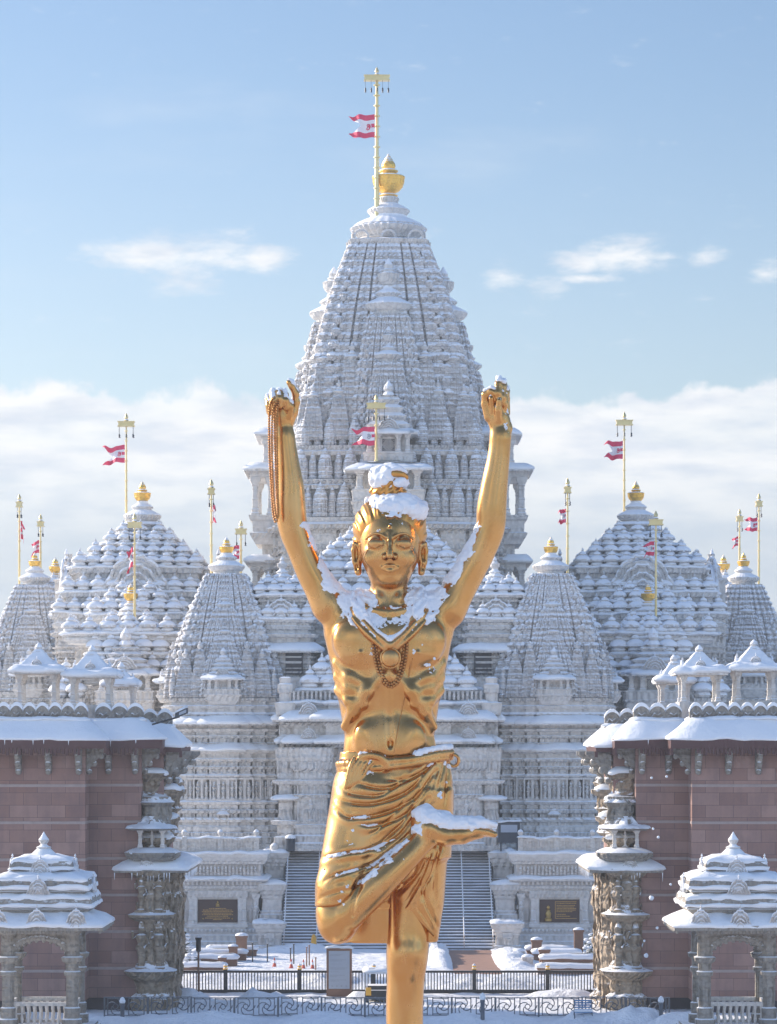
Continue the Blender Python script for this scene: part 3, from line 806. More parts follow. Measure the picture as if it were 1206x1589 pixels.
SHL = (WX(351.5, 214), 214, BZ)
t_sh = thing('shrine_tower', 'carved snowy shrine tower beside the left shaded building, near the left raised elbow', 'shrine', SHL)
shrine_mesh_parts(t_sh)
copy_tree(t_sh, (WX(855, 214), 214, BZ), 'carved snowy shrine tower left of the right building, near the right raised elbow')
copy_tree(t_sh, (WX(54, 247), 247, BZ+1.0), 'carved shrine tower at the far left edge, behind the rooftop kiosks')
copy_tree(t_sh, (WX(1154, 247), 247, BZ+1.0), 'carved shrine tower at the far right edge, behind the rooftop kiosks')

def hall(t, tiers, wall, plan=((.70, .35),), top=None, seed=0, gable=None):
    """stepped bell-roofed hall. tiers from the bottom: (half width, half depth, z0, z1, bells per side, bell radius)"""
    if wall:
        hw, hd, z0, z1 = wall
        p = stepped(hw, hd, plan); mb = MB()
        pr = [(z0, .3), (z0+.5, .3), (z0+.55, .1)]
        z = z0+.6; k = 0
        while z < z1-1.2:
            h = (.38, .22, .5, .3)[k % 4]; pr += [(z, .02), (z+h*.45, .0), (z+h*.5, .18), (z+h*.8, .22), (z+h*.85, .02)]; z += h; k += 1
        pr += [(z1-1.0, .0), (z1-.3, .0), (z1-.25, .3), (z1-.05, .4), (z1, .1)]
        mould(mb, p, pr); mb.build('wall', WALL_M, t)
    for i, (hw, hd, z0, z1, n, r) in enumerate(tiers):
        p = stepped(hw, hd, plan); mb = MB(); h = z1-z0
        mould(mb, p, [(z0, -.3), (z0+h*.25, -.28), (z0+h*.3, -.1), (z0+h*.5, -.08), (z0+h*.55, -.2), (z0+h*.72, -.2), (z0+h*.78, .06), (z1-.02, .14), (z1, .14)])
        rt = mb.build('roof_tier', ROOF_M, t)
        sb = MB(); snow_ledge(sb, p, z1, -.7, .16, .10, .14, .4, seed+i, .06); sb.build('snow_layer', SNOWM, rt, smooth=True)
        if n:
            m = max(2, int(round(n*hd/hw)))
            for j, (x, y) in enumerate(ring_spots(hw-r*.65, hd-r*.65, n, m=m)):
                if y > hd*.3 and abs(x) < hw*.9 and n > 5: continue
                inst('roof_bell', M_BELL, rt, (x, y-(plan[0][1] if abs(x) < hw*plan[0][0] and y < 0 else 0), z1+.02), rz=0, sc=(r, r, r*(1.22+.08*sin(j*3.3+i))))
    if gable:
        (x, y, z, s) = gable; inst('gable_ornament', M_GAB, t, (x, y, z), sc=s)
    if top:
        z, r, k = top
        mb = MB(); mb.lathe([(r*1.0,-.5),(r*1.05,0),(r*.92,.06),(r*.9,.5),(r*1.12,.45),(r*1.16,.55),(r*1.02,.75)], 24, 0, 0, z-.4, sq=.2); mb.build('dome_drum', ROOF_M, t, ang=40)
        inst('amalaka', M_AMA, t, (0, 0, z+.55*r), sc=r); 
        if k: inst('finial', M_KAL, t, (0, 0, z+1.25*r), sc=k)

HZ = lambda y, d: WZ(y, d)-BZ
# large halls left and right
def big_hall(label, px):
    d = 240; t = thing('domed_hall', label, 'temple hall', (WX(px, d), d, BZ)); z = lambda y: HZ(y, d)
    hall(t, [(6.2, 6.2, z(985), z(957), 11, .6), (5.6, 5.6, z(957), z(924), 10, .60), (4.8, 4.8, z(924), z(886), 9, .60), (3.7, 3.7, z(886), z(868), 7, .58), (2.6, 2.6, z(868), z(848), 5, .58), (1.7, 1.7, z(848), z(832), 3, .52)], (5.9, 5.9, 0, z(985)), ((.6, .5),), (z(818), 1.45, .62), 3)
    inst('gable_ornament', M_GAB, t, (0, -5.9, z(924)+.1), sc=(2.3, 1.6, 2.2))
    for sx in (-1, 1): inst('gable_ornament', M_GAB, t, (sx*5.9, 0, z(924)+.1), rz=sx*pi/2, sc=(2.3, 1.6, 2.2))
    return t
big_hall('large bell-roofed hall with gold finial left of the central tower', 221)
big_hall('large bell-roofed hall with gold finial right of the central tower', 987)
# stepped porches in front of those halls
def small_hall(label, px):
    d = 226; t = thing('stepped_porch', label, 'temple porch', (WX(px, d), d, BZ)); z = lambda y: HZ(y, d)
    hall(t, [(3.4, 3.4, z(1062), z(1046), 6, .62), (2.75, 2.9, z(1046), z(1016), 5, .66), (2.2, 2.4, z(1016), z(992), 4, .62), (1.55, 1.7, z(992), z(972), 3, .52)], (3.0, 3.2, 0, z(1062)), ((.5, .4),), (z(958), .85, .5), 6)
    pavilion(t, 0, -4.2, z(1090), 2.0, 1.9, 2.4)
    inst('gable_ornament', M_GAB, t, (0, -3.2, z(1040)), sc=(1.0, 1.0, .9))
    # the taller roof step behind
    hall(t, [(4.6, 2.6, z(1000), z(985), 7, .6), (3.3, 2.2, z(985), z(950), 6, .62), (2.1, 1.8, z(950), z(930), 4, .5), (1.3, 1.3, z(930), z(915), 2, .45)], None, ((.5, .3),), None, 9)
    for o in list(t.children)[-4:]: o.location.y = 5.5
    mb = MB(); mould(mb, [(a, b+5.5) for a, b in stepped(4.2, 2.4, ((.5, .3),))], [(0, .2), (z(1000), .0)]); mb.build('wall', WALL_M, t)
    for sx in (-1, 1):
        for (x, y, yy, r) in ((3.9, -2.2, 1070, .5), (4.6, -1.2, 1060, .5), (3.6, -3.4, 1085, .5), (4.9, -2.6, 1085, .55)):
            mb = MB(); mould(mb, [(a+sx*x, b+y) for a, b in stepped(.5, .5, ((.6, .08),))], [(0, .1), (z(yy)-.3, .02), (z(yy)-.25, .15), (z(yy), .15)]); mb.build('turret', WALL_M, t)
            inst('roof_bell', M_BELL, t, (sx*x, y, z(yy)), sc=(.75, .75, .95))
    return t
small_hall('stepped bell-roofed porch with gold finial behind the left rooftop kiosks', 203)
small_hall('stepped bell-roofed porch with gold finial behind the right rooftop kiosks', 1006)
# little shrines peeping out behind the outer towers, and stone pinnacles
def back_shrine(label, px, py):
    d = 262; t = thing('rear_shrine', label, 'shrine', (WX(px, d), d, BZ)); z = lambda y: HZ(y, d)
    hall(t, [(2.2, 2.2, z(py+62), z(py+48), 4, .6), (1.5, 1.5, z(py+48), z(py+36), 3, .5)], (2.4, 2.4, 0, z(py+62)), ((.6, .2),), (z(py+32), .7, .52), 2)
back_shrine('gold finial of a small rear shrine behind the far left tower', 86, 876)
back_shrine('gold finial of a small rear shrine behind the far right tower', 1123, 872)
def pinnacle(label, px, d, py0, py1):
    t = thing('stone_pinnacle', label, 'pinnacle', (WX(px, d), d, BZ)); z = lambda y: HZ(y, d)
    mb = MB(); h = z(py0)-z(py1)
    mould(mb, stepped(.85, .85, ((.6, .1),)), [(0, .1), (z(py1), .1), (z(py1)+h*.1, .25), (z(py1)+h*.14, -.1), (z(py1)+h*.5, -.3), (z(py1)+h*.55, -.2), (z(py1)+h*.6, -.35), (z(py0)-.3, -.7), (z(py0), -.8)])
    mb.build('shaft', PLAINM, t)
pinnacle('tapering stone pinnacle left of the left bell-roofed hall', 107, 243, 860, 905)
pinnacle('tapering stone pinnacle right of the right bell-roofed hall', 1104, 243, 860, 905)

# ------------------------------------------------------------------ the great central tower
MD = 240.0
t = thing('main_temple', 'tall central carved stone temple tower rising behind the gold statue', 'temple', (0, MD, BZ))
z = lambda y: HZ(y, MD)
m_ = lambda p: p*MD/FPX       # photograph pixels at the tower to metres
mb = MB()
bp = stepped(8.0, 8.0, ((.72, .35), (.45, .8)), groove=(.3, .3))
pr = [(0, .4)]; zz = .5; k = 0
while zz < z(835)-1.4:
    h = (.5, .3, .8, .4, .6)[k % 5]; pr += [(zz, 0), (zz+h*.5, 0), (zz+h*.55, .25), (zz+h*.85, .3), (zz+h*.9, .02)]; zz += h; k += 1
pr += [(z(835), .0), (z(832), .4), (z(826), .5), (z(822), .1)]
mould(mb, bp, pr); mb.build('tower_body', WALL_M, t)
# three receding ledges carrying rows of miniature spires
tiers = [(8.05, 826, 768, 1.00), (7.45, 768, 716, .92), (6.85, 716, 680, .84)]
for i, (hw, y0, y1, s) in enumerate(tiers):
    mb = MB(); p = stepped(hw, hw, ((.74, .25), (.42, .55)))
    h = z(y1)-z(y0); pr = [(z(y0)-.2, .25), (z(y0)+.1, .3), (z(y0)+.2, .05), (z(y0)+.4, .2), (z(y0)+.55, .2), (z(y0)+.6, -.75)]
    for q in range(5): pr += [(z(y0)+.6+(h-.6)*(q+.2)/5, -.75), (z(y0)+.6+(h-.6)*(q+.5)/5, -.68), (z(y0)+.6+(h-.6)*(q+.6)/5, -.80)]
    pr += [(z(y1), -.7), (z(y1)+.1, -.7)]
    mould(mb, p, pr); e = mb.build('spire_ledge', WALL_M, t)
    xs = {0: [-102, -66, 66, 103, 139, -139, -36, 36], 1: [-132, -95, -57, 57, 95, 132], 2: [-126, -88, -50, 50, 88, 126]}[i]
    xsm = {0: [-121, -84, -50, 50, 84, 121], 1: [-114, -75, -38, 38, 75, 114], 2: [-107, -69, 69, 107]}[i]
    for x in xs:
        ax = abs(m_(x)); yy = -hw-(.55 if ax < hw*.42 else .25 if ax < hw*.74 else 0)+.35
        inst('miniature_spire', M_BUL, e, (m_(x), yy, z(y0)+.6), sc=(.58*s, .58*s, .56*s))
        if i < 3:
            for sg in (-1, 1): inst('miniature_spire', M_BUL, e, (sg*-yy, m_(x), z(y0)+.6), sc=(.58*s, .58*s, .56*s))
    for x in xsm:
        ax = abs(m_(x)); yy = -hw-(.55 if ax < hw*.42 else .25 if ax < hw*.74 else 0)+.35
        inst('miniature_spire', M_BUL, e, (m_(x), yy, z(y0)+.6), sc=(.34*s, .34*s, .50*s))
# spires
zb = z(692)
main = MB(); spire_into(main, 0, 0, zb-.2, z(384), 6.2, 2.9, 1.8, 20, amp=.03); corner_cushions(main, 0, 0, zb+2, z(388), 6.2, 2.9, 1.8, 14)
main.build('main_spire', SPIRE_M, t)
mb = MB(); p = stepped(2.62, 2.62, ((.7, .15), (.3, .3)))
mould(mb, p, [(z(388), .1), (z(384), .32), (z(380), .36), (z(378), .1)]); mb.lathe([(2.1, z(380)), (2.05, z(374)), (2.3, z(373)), (2.3, z(371))], 48)
for a in range(4):
    for q in (-1, 0, 1): mb.tube([(cos(pi/2*a)*2.75-sin(pi/2*a)*(q*2.1+.55*cos(u)), sin(pi/2*a)*2.75+cos(pi/2*a)*(q*2.1+.55*cos(u)), z(377)+.55*sin(u)) for u in [2*pi*k/14 for k in range(14)]], .11, 5, closed=True)
mb.build('spire_shoulder', PLAINM, t)
mb = MB()
mb.lathe([(2.0, z(376)), (2.15, z(372)), (2.45, z(366)), (2.85, z(359)), (2.92, z(357)), (2.92, z(355.5)), (2.7, z(353))], 144, lobes=36, amp=.03)
mb.lathe([(2.7, z(354)), (2.75, z(352)), (2.4, z(347)), (1.9, z(342)), (1.5, z(339)), (1.4, z(337)), (1.36, z(335)), (1.5, z(332)), (1.64, z(329)), (1.64, z(327)), (1.5, z(325)), (1.1, z(320)), (.85, z(318)), (.74, z(316)), (.74, z(313)), (.82, z(311)), (.82, z(308)), (.66, z(306)), (.6, z(305))], 96, lobes=24, amp=.018)
mb.build('amalaka', ROOF_M, t, ang=45)
inst('finial', M_KAL, t, (0, 0, z(306)), sc=1.19)
def sub(o, px, py, ztop, w0, w1, ar, lat=0.0, base=None, nc=None, name='sub_spire', fin=1.0):
    cx, cy = px*o-py*lat, py*o+px*lat
    b = zb-.2 if base is None else base
    mb = MB(); spire_into(mb, cx, cy, b, ztop, w0, w1, 1.9, nc or int(9+(ztop-b)*1.7), amp=.045); 
    if w0 > 1.5: corner_cushions(mb, cx, cy, b+1, ztop, w0, w1, 1.9, 10, r=.10)
    s_ = mb.build(name, SPIRE_M, t)
    inst('amalaka', M_AMA, s_, (cx, cy, ztop+.40*ar), sc=ar); inst('stone_finial', M_SKAL, s_, (cx, cy, ztop+1.16*ar), sc=ar*.44*fin)
for (px, py) in ((0,-1),(-1,0),(1,0),(0,1)):
    sub(4.25, px, py, z(503), 2.7, 1.5, 1.85, nc=15)
    sub(6.05, px, py, z(578), 1.7, .96, 1.18, nc=11)
    sub(6.75, px, py, z(634), 1.15, .6, .74, nc=9)
    for lat in (-1, 1):
        sub(5.7, px, py, z(574), 1.0, .5, .62, lat*2.75, nc=14)
        sub(5.4, px, py, z(576), 1.0, .5, .62, lat*4.9, nc=14)
        sub(6.3, px, py, z(626), .75, .36, .46, lat*3.75, nc=9)
        sub(6.2, px, py, z(632), .75, .36, .46, lat*5.7, nc=9)
# middle balcony with its lattice window, and the wider one under it
pavilion(t, 0, -8.6, z(738), 1.75, 2.3, 3.6)
pavilion(t, 0, -9.7, z(797), 2.6, 2.4, .35, win=False, gab=False)
# pillared balconies projecting from both sides, one above the other
def side_balcony(s):
    X0, X1 = 7.2, 10.5
    for (yb, yc0, yc1, ye, out, nm) in ((930, 921, 884, 876, 10.7, 0), (838, 804, 746, 736, 10.75, 1), (742, 726, 690, 682, 9.9, 2)):
        mb = MB(); p = rect(min(s*6.5, s*(out-.25)), max(s*6.5, s*(out-.25)), -3.2, 3.2)
        h = z(yc0)-z(yb)
        mould(mb, p, [(z(yb)-.5, -.3), (z(yb)+h*.1, .1), (z(yb)+h*.2, .15), (z(yb)+h*.25, -.1), (z(yb)+h*.75, -.08), (z(yb)+h*.8, .12), (z(yb)+h*.95, .2), (z(yc0), .2)])
        o = mb.build('side_balcony', PLAINM, t)
        for x in ((out-.55, out-1.75, out-3.1) if nm else (out-.5, out-1.5, out-2.6)):
            for y in (-2.9, 2.9): inst('column', M_COL, o, (s*x, y, z(yc0)), sc=(2.3, 2.3, z(yc1)-z(yc0)))
        mb = MB(); mould(mb, p, [(z(yc1), .0), (z(yc1)+.15, .1), (z(ye), .12)]); mb.build('lintel', PLAINM, o)
        eave(o, p, z(ye)+.05, -.1, .55, .40, .14, .18, seed=int(out*7+s), name='eave')
    mb = MB(); p = rect(min(s*6.2, s*9.9), max(s*6.2, s*9.9), -3.1, 3.1)
    mould(mb, p, [(0, .4), (z(930)-.6, .1)]); mb.build('side_wall', WALL_M, t)
    mb = MB(); p = rect(min(s*6.4, s*9.6), max(s*6.4, s*9.6), -2.2, 2.2)
    mould(mb, p, [(z(876), .0), (z(870), .5), (z(868), .5), (z(866), .1), (z(846), .1), (z(843), .5), (z(838), .55)]); mb.build('parapet_block', PLAINM, t)
    mb = MB(); p = rect(min(s*6.2, s*9.2), max(s*6.2, s*9.2), -2.2, 2.2)
    pr = []
    for k in range(4): pr += [(z(679)+.45*k, -.42*k), (z(679)+.45*k+.2, -.42*k+.12), (z(679)+.45*k+.24, -.42*k-.1)]
    mould(mb, p, pr); mb.build('balcony_roof', ROOF_M, t)
side_balcony(-1); side_balcony(1)

# bell-roofed hall in front of the tower (behind the statue's head)
d = 221; t = thing('front_hall', 'bell-roofed hall directly in front of the central tower, behind the statue head', 'temple hall', (0, d, BZ)); z = lambda y: HZ(y, d)
hall(t, [(6.9, 5.6, z(1000), z(972), 12, .7), (6.2, 5.0, z(972), z(935), 10, .72), (5.2, 4.3, z(935), z(900), 9, .72), (4.5, 3.6, z(900), z(878), 8, .66), (3.8, 3.0, z(878), z(862), 7, .62), (3.1, 2.4, z(862), z(848), 6, .55), (2.4, 1.8, z(848), z(834), 5, .5)], (6.8, 5.6, 0, z(1000)), ((.6, .5),), (z(826), 1.1, 0), 12)
# two small domed pavilions on its flanks
def flank(label, px):
    d = 214; t = thing('domed_pavilion', label, 'pavilion', (WX(px, d), d, BZ)); z = lambda y: HZ(y, d)
    hall(t, [(2.1, 2.1, z(985), z(962), 5, .5), (1.75, 1.75, z(940), z(926), 4, .5), (1.2, 1.2, z(926), z(912), 3, .42)], (2.0, 2.0, 0, z(985)), ((.6, .2),), (z(905), .72, 0), 4)
    mb = MB(); mould(mb, stepped(1.75, 1.75, ((.6, .2),)), [(z(964), -.2), (z(940), -.1)]); mb.build('drum', WALL_M, t)
    inst('gable_ornament', M_GAB, t, (0, -2.1, z(960)), sc=(1.05, 1.0, 1.0))
    inst('stone_finial', M_SKAL, t, (0, 0, z(905)+.9), sc=.34)
    mb = MB()
    for (x0, x1) in ((-1.5, -.3), (.3, 1.5)): mb.box(x0, x1, -2.34, -2.22, z(1048), z(1015))
    mb.build('dark_window', DARK, t)
    eave(t, rect(-2.1, 2.1, -2.15, 2.1), z(1012), 0, .75, .35, .14, .2, 6)
    mb = MB(); mb.box(-2.3, 2.3, -2.9, -2.2, 0, z(1052)); mb.build('lower_block', WALL_M, t)
flank('small domed pavilion left of the statue, below the raised left upper arm', 438)
flank('small domed pavilion right of the statue, below the raised right upper arm', 768)
# long body of the temple joining the towers
t = thing('temple_wing', 'low carved stone block behind the shrine towers joining them to the halls', 'temple wing', (0, 236, BZ))
mb = MB(); pr = [(0, .4)]; zz = .5; k = 0
while zz < 8.2:
    h = (.5, .35, .8, .45)[k % 4]; pr += [(zz, 0), (zz+h*.5, 0), (zz+h*.55, .22), (zz+h*.85, .28), (zz+h*.9, .02)]; zz += h; k += 1
pr += [(8.6, 0), (8.7, .4), (8.9, .5), (8.95, .1)]
mould(mb, rect(-30, 30, -8, 24), pr); mb.build('wall', WALL_M, t)
eave(t, rect(-30, 30, -8, 24), 9.0, 0, .7, .4, .15, .2, 3, step=.5)
mb = MB()
for px in list(range(70, 1150, 24)): mb.box(WX(px, 228)-.25, WX(px, 228)+.25, -8.4, -8.0, 0, 8.5)
mb.build('pilaster_row', WALL_M, t)

# ------------------------------------------------------------------ entrance porch
d = 211; t = thing('entrance_porch', 'columned entrance porch at the top of the stairs, behind the statue', 'porch', (0, d, BZ)); z = lambda y: HZ(y, d)
S = d/FPX
W1 = 155*S
mb = MB(); p = stepped(W1*.93, 4.0, ((.66, .5),))
mould(mb, p, [(z(1160), -.1), (z(1156), .1), (z(1150), .0), (z(1128), .0), (z(1126), .15), (z(1122), .2)]); mb.build('entablature', WALL_M, t)
eave(t, p, z(1152), 0, .75, .36, .14, .16, 21, mat=PLAINM); eave(t, p, z(1118), 0, .95, .5, .16, .2, 22, mat=PLAINM)
hall(t, [(6.4, 4.0, z(1110), z(1092), 0, .6), (5.7, 3.6, z(1092), z(1072), 9, .66), (4.9, 3.1, z(1072), z(1052), 8, .64), (4.1, 2.6, z(1052), z(1036), 7, .6), (3.3, 2.1, z(1036), z(1020), 6, .55), (2.5, 1.7, z(1020), z(1006), 5, .5)], None, ((.66, .4),), None, 31)
for sx in (-1, 1):
    inst('gable_ornament', M_GAB, t, (sx*121*S, -4.7, z(1118)+.4), sc=(.62, .9, .6)); inst('gable_ornament', M_GAB, t, (sx*121*S, -4.7, z(1152)+.3), sc=(.5, .8, .5))
    mb = MB(); mould(mb, [(a+sx*157*S, b-3.6) for a, b in stepped(.36, .36, ((.6, .06),))], [(z(1110), .2), (z(1092), .3), (z(1090), .0), (z(1078), .0), (z(1076), .1), (z(1064), .1), (z(1062), -.05), (z(1054), .0), (z(1052), -.2)]); mb.build('pinnacle', PLAINM, t)
    mb = MB()
    for k in range(9): mb.box(sx*115*S-1.35+.3*k, sx*115*S-1.2+.3*k, -4.1, -3.9, z(1090)+.1, z(1074))
    mb.build('frieze', WALL_M, t)
    mb = MB()      # broad carved door pier and slimmer outer pillar
    mould(mb, [(a+sx*118*S, b-4.1) for a, b in stepped(.92, .7, ((.7, .12), (.35, .2)))], [(0, .25), (.5, .25), (.6, .1), (1.0, .14), (1.1, -.02), (1.5, .0), (1.6, .12), (1.75, .12), (1.8, -.02), (3.5, -.02), (3.55, .15), (3.75, .2), (3.8, .0), (4.4, .0), (4.5, .18), (4.7, .3), (4.75, .05), (5.3, .05), (5.5, .3), (z(1160), .45)])
    mb.build('door_pier', WALL_M, t)
    mb = MB()
    mould(mb, [(a+sx*156*S, b-3.9) for a, b in stepped(.42, .42, ((.6, .07),))], [(0, .3), (.9, .3), (1.0, .1), (1.7, .1), (1.75, .45), (2.0, .55), (2.05, .1), (2.5, .0), (4.4, .0), (4.5, .35), (4.7, .45), (4.75, .1), (z(1160), .25)])
    mb.build('outer_pillar', WALL_M, t)
    eave(t, rect(sx*158*S-.5, sx*158*S+.5, -4.6, -3.4), z(1238), -.1, .35, .15, .1, .08, 4, mat=PLAINM)
    inst('carved_figure', M_FIG, t, (sx*118*S, -4.98, 2.0), sc=1.25)
    # doorway: jambs, lintel, dark opening with a panelled leaf
    mb = MB(); cx = sx*90*S
    mb.box(cx-.9, cx+.9, -2.6, -2.4, 0, 3.9); dd = mb.build('doorway', DARK, t)
    mb = MB()
    for q in (-1, 1): mb.box(cx+q*.85-.14, cx+q*.85+.14, -2.85, -2.55, 0, 3.9)
    mb.box(cx-1.0, cx+1.0, -2.85, -2.55, 3.9, 4.3); mb.lathe([(.5, 4.3), (.4, 4.7), (.15, 5.2), (.02, 5.6)], 12, cx, -2.7, 0, sq=.5); mb.build('door_surround', WALL_M, t)
    mb = MB(); mb.box(cx-.7, cx+.7, -2.66, -2.61, 2.3, 3.5); mb.build('door_panel', GLASSW, t)
    mb = MB(); mb.box(cx-.68, cx+.2, -2.9, -2.62, 0, 2.2); mb.build('door_leaf', WOOD, t)
mb = MB(); mb.box(-7.4, 7.4, -2.35, 6.0, 0, z(1120)); mb.build('rear_wall', WALL_M, t)
mb = MB(); mb.box(-2.6, 2.6, -2.7, -2.36, 0, 4.6); mb.build('middle_doorway', DARK, t)
# low side parapets by the top of the stairs
for sx, lab in ((-1, 'low panelled stone parapet at the top of the stairs left of the statue leg'), (1, 'low panelled stone parapet at the top of the stairs behind the raised foot')):
    d2 = 208.6; t2 = thing('stone_parapet', lab, 'parapet', (sx*5.55, d2, PZ))
    mb = MB(); mould(mb, stepped(1.35, .2, ()), [(0, .08), (.12, .08), (.15, 0), (.85, 0), (.9, .1), (1.05, .12)]); mb.build('wall', PLAINM, t2)
    mb = MB(); mould(mb, [(a-sx*1.5, b) for a, b in rect(-.25, .25, -.25, .25)], [(0, .1), (.15, .1), (.2, 0), (.95, 0), (1.0, .14), (1.2, .16)]); mb.build('post', PLAINM, t2)
    sb = MB(); snow_ledge(sb, rect(-1.35, 1.35, -.2, .2), 1.05, -.15, .12, .04, .1, .25, 3); sb.build('snow_layer', SNOWM, t2, smooth=True)

# ------------------------------------------------------------------ pink side buildings (mirror images)
M_FIG2 = figure_mesh(PIER_M)
def side_building(s, label):
    d0 = 150.0
    t = thing('sandstone_building', label, 'building', (s*19.0, d0, 0))
    def MX(a): return s*a-s*19.0          # a = distance of a plan point from the centre line
    u = d0/FPX
    xA, xB = 471*u, 389*u                 # corner of the front block, and of the set-back block
    XO = 34.0
    yA, yB = 0.0, 2.0
    # plan polygon seen from above, inner corner stepped; extruded walls
    def poly(e=0.0):
        P = [(XO, yA-e), (xA-e, yA-e), (xA-e, yB-e), (xB-e, yB-e), (xB-e, 10.0), (XO, 10.0)]
        P = [(MX(a), b) for a, b in P]
        return P if s < 0 else P[::-1]
    # orientation: make counter-clockwise
    def ccw(P):
        A = sum(P[i][0]*P[(i+1) % len(P)][1]-P[(i+1) % len(P)][0]*P[i][1] for i in range(len(P)))
        return P if A > 0 else P[::-1]
    P0 = ccw(poly())
    ze = WZ(1166, d0)
    mb = MB(); mould(mb, P0, [(.7, 0), (ze+.9, 0)]); mb.build('wall', PINK, t)
    mb = MB(); mould(mb, P0, [(-.3, -.15), (.7, -.15)]); mb.build('plinth', PLINTHM, t)
    mb = MB()
    for zz in (2.15, 3.95, 5.75, 7.55, 9.35, 11.15): mould(mb, P0, [(zz-.07, .0), (zz-.06, .022), (zz+.06, .022), (zz+.07, 0)], False, False)
    mb.build('band_course', BAND, t)
    # eave: sloping roof with red fascia and hanging icicles of trim
    zr0, zr1 = WZ(1147, d0)-.02, WZ(1117, d0)
    mb = MB(); mould(mb, P0, [(zr1-.35, -.3), (zr0-.42, 1.05), (zr0-.44, 1.12), (zr0+.02, 1.12), (zr1+.02, -.3)], True, True)
    rf = mb.build('eave_roof', REDEAVE, t)
    sb = MB(); snow_ledge(sb, P0, zr0+.02, 0, 1.13, zr1-zr0, .13, .4, 14+s, .05); sb.build('snow_layer', SNOWM, rf, smooth=True)
    p = resamp(P0, .19); nr = normals(p); mb = MB(); k = 0
    for (x, y) in off(p, nr, 1.08):
        k += 1; h = .24+.05*((k*7) % 3); mb.box(x-.07, x+.07, y-.05, y+.05, zr0-.42-h, zr0-.40)
    mb.build('fascia_trim', REDEAVE, t)
    # carved brackets under the eave
    bm_ = MB(); bm_.loft([[( -.14, -1.0, .0), (.14, -1.0, .0), (.14, -1.0, .14), (-.14, -1.0, .14)], [(-.14, -.55, -.35), (.14, -.55, -.35), (.14, -.55, .14), (-.14, -.55, .14)], [(-.14, -.2, -.8), (.14, -.2, -.8), (.14, -.2, .14), (-.14, -.2, .14)], [(-.16, 0, -1.0), (.16, 0, -1.0), (.16, 0, .14), (-.16, 0, .14)]][::-1])
    bm_.ball((0, -.35, -.62), .16, 8, 5); bm_.ball((0, -.7, -.28), .14, 8, 5); bm_.ball((0, -.12, -1.02), .15, 8, 5)
    BR = bm_.mesh('eave_bracket', KIOSK_M, ang=40)
    zb_ = zr0-.55
    for a in [xA+.3+1.46*i for i in range(12)]: inst('eave_bracket', BR, t, (MX(a), yA-.01, zb_))
    for a in (xB+.3, xB+1.6): inst('eave_bracket', BR, t, (MX(a), yB-.01, zb_))
    for b in (.7,): inst('eave_bracket', BR, t, (MX(xA)-s*.02, b, zb_), rz=s*-pi/2)
    for b in (2.6, 4.0, 5.4): inst('eave_bracket', BR, t, (MX(xB)-s*.02, b, zb_), rz=s*-pi/2)
    # roof deck and crenellated parapet with snow
    zp0, zp1 = WZ(1121, d0), WZ(1097, d0)
    def parapet(a0, a1, y, zlow, ret=0):
        mb = MB(); x0, x1 = sorted((MX(a0), MX(a1)))
        mb.box(x0, x1, y-.35, y+.35, zlow-.12, zlow+.10); mb.box(x0, x1, y-.22, y+.22, zlow+.10, zlow+.52)
        n = max(1, int((x1-x0)/.62)); w = (x1-x0)/n
        for i in range(n):
            c = x0+w*(i+.5)
            for q in (-1, 1): mb.tube([(c+q*w*.12, y-.26, zlow+.16), (c+q*w*.36, y-.26, zlow+.30), (c+q*w*.20, y-.26, zlow+.46), (c, y-.26, zlow+.34)], .045, 5)
            prof = [(-.5, 0)]+[(-.5+q/12, .04+.27*cos(pi*(-.5+q/12))**.75) for q in range(1, 12)]+[(.5, 0)]
            mb.loft([[(c+a*w*.98, y+.2, zlow+.5+b) for a, b in prof], [(c+a*w*.98, y-.2, zlow+.5+b) for a, b in prof]])
        o = mb.build('parapet', KIOSK_M, t)
        sb = MB()
        for i in range(n):
            c = x0+w*(i+.5); q = .9+.25*vn(c*1.7, 1, 4)
            pr = [(-.515+1.03*q/12, .05+.28*max(0, cos(pi*(-.5+q/12)))**.75) for q in range(13)]
            up = [(a, b+(.09+.07*cos(a*3))*q) for a, b in pr]
            lo_ = [(a*w, y-.24, zlow+.5+b-.02) for a, b in pr]
            ring = [(c+a*w, y+.24, zlow+.5+b-.02) for a, b in pr]+[(c+a*w*1.0, y+.24, zlow+.5+b) for a, b in up[::-1]]
            ring2 = [(c+a*w, y-.24, zlow+.5+b-.02) for a, b in pr]+[(c+a*w*1.0, y-.24, zlow+.5+b) for a, b in up[::-1]]
            sb.loft([ring, ring2])
        sb.build('snow_layer', SNOWM, o, ang=60)
        sb = MB(); snow_ledge(sb, rect(x0, x1, y-.35, y+.35), zlow+.10, -.12, .06, .06, .1, .3, 8, .03); sb.build('snow_layer', SNOWM, o, smooth=True)
    parapet(xA-.1, XO, yA+.3, zp0)
    parapet(xB-.1, xA-.3, yB+.3, zp0)
    parapet(xB-1.3, xB+.2, yB+3.4, zp0-.25)
    mb = MB(); mould(mb, ccw([(MX(XO), yA+.2), (MX(xA), yA+.2), (MX(xA), yB+.2), (MX(xB), yB+.2), (MX(xB), 9.9), (MX(XO), 9.9)]), [(zp0-.9, 0), (zp0+.05, 0)]); mb.build('roof_deck', PLAINM, t)
    # second, lower eave beyond the corner
    ic = MB(); pp = resamp(P0, .17); nr = normals(pp); rr = random.Random(14+s)
    for (x, y) in off(pp, nr, 1.16):
        if rr.random() < .14*(.3+vn(x*.6, y*.6, 3)): ic.lathe([(.03, 0), (.02, -.12), (.002, -.16-.25*rr.random())], 5, x, y, zr0)
    ic.build('icicle_row', SNOWM, rf)
    P2 = ccw([(MX(xB-.95), 3.6), (MX(xB+2), 3.6), (MX(xB+2), 9.0), (MX(xB-.95), 9.0)])
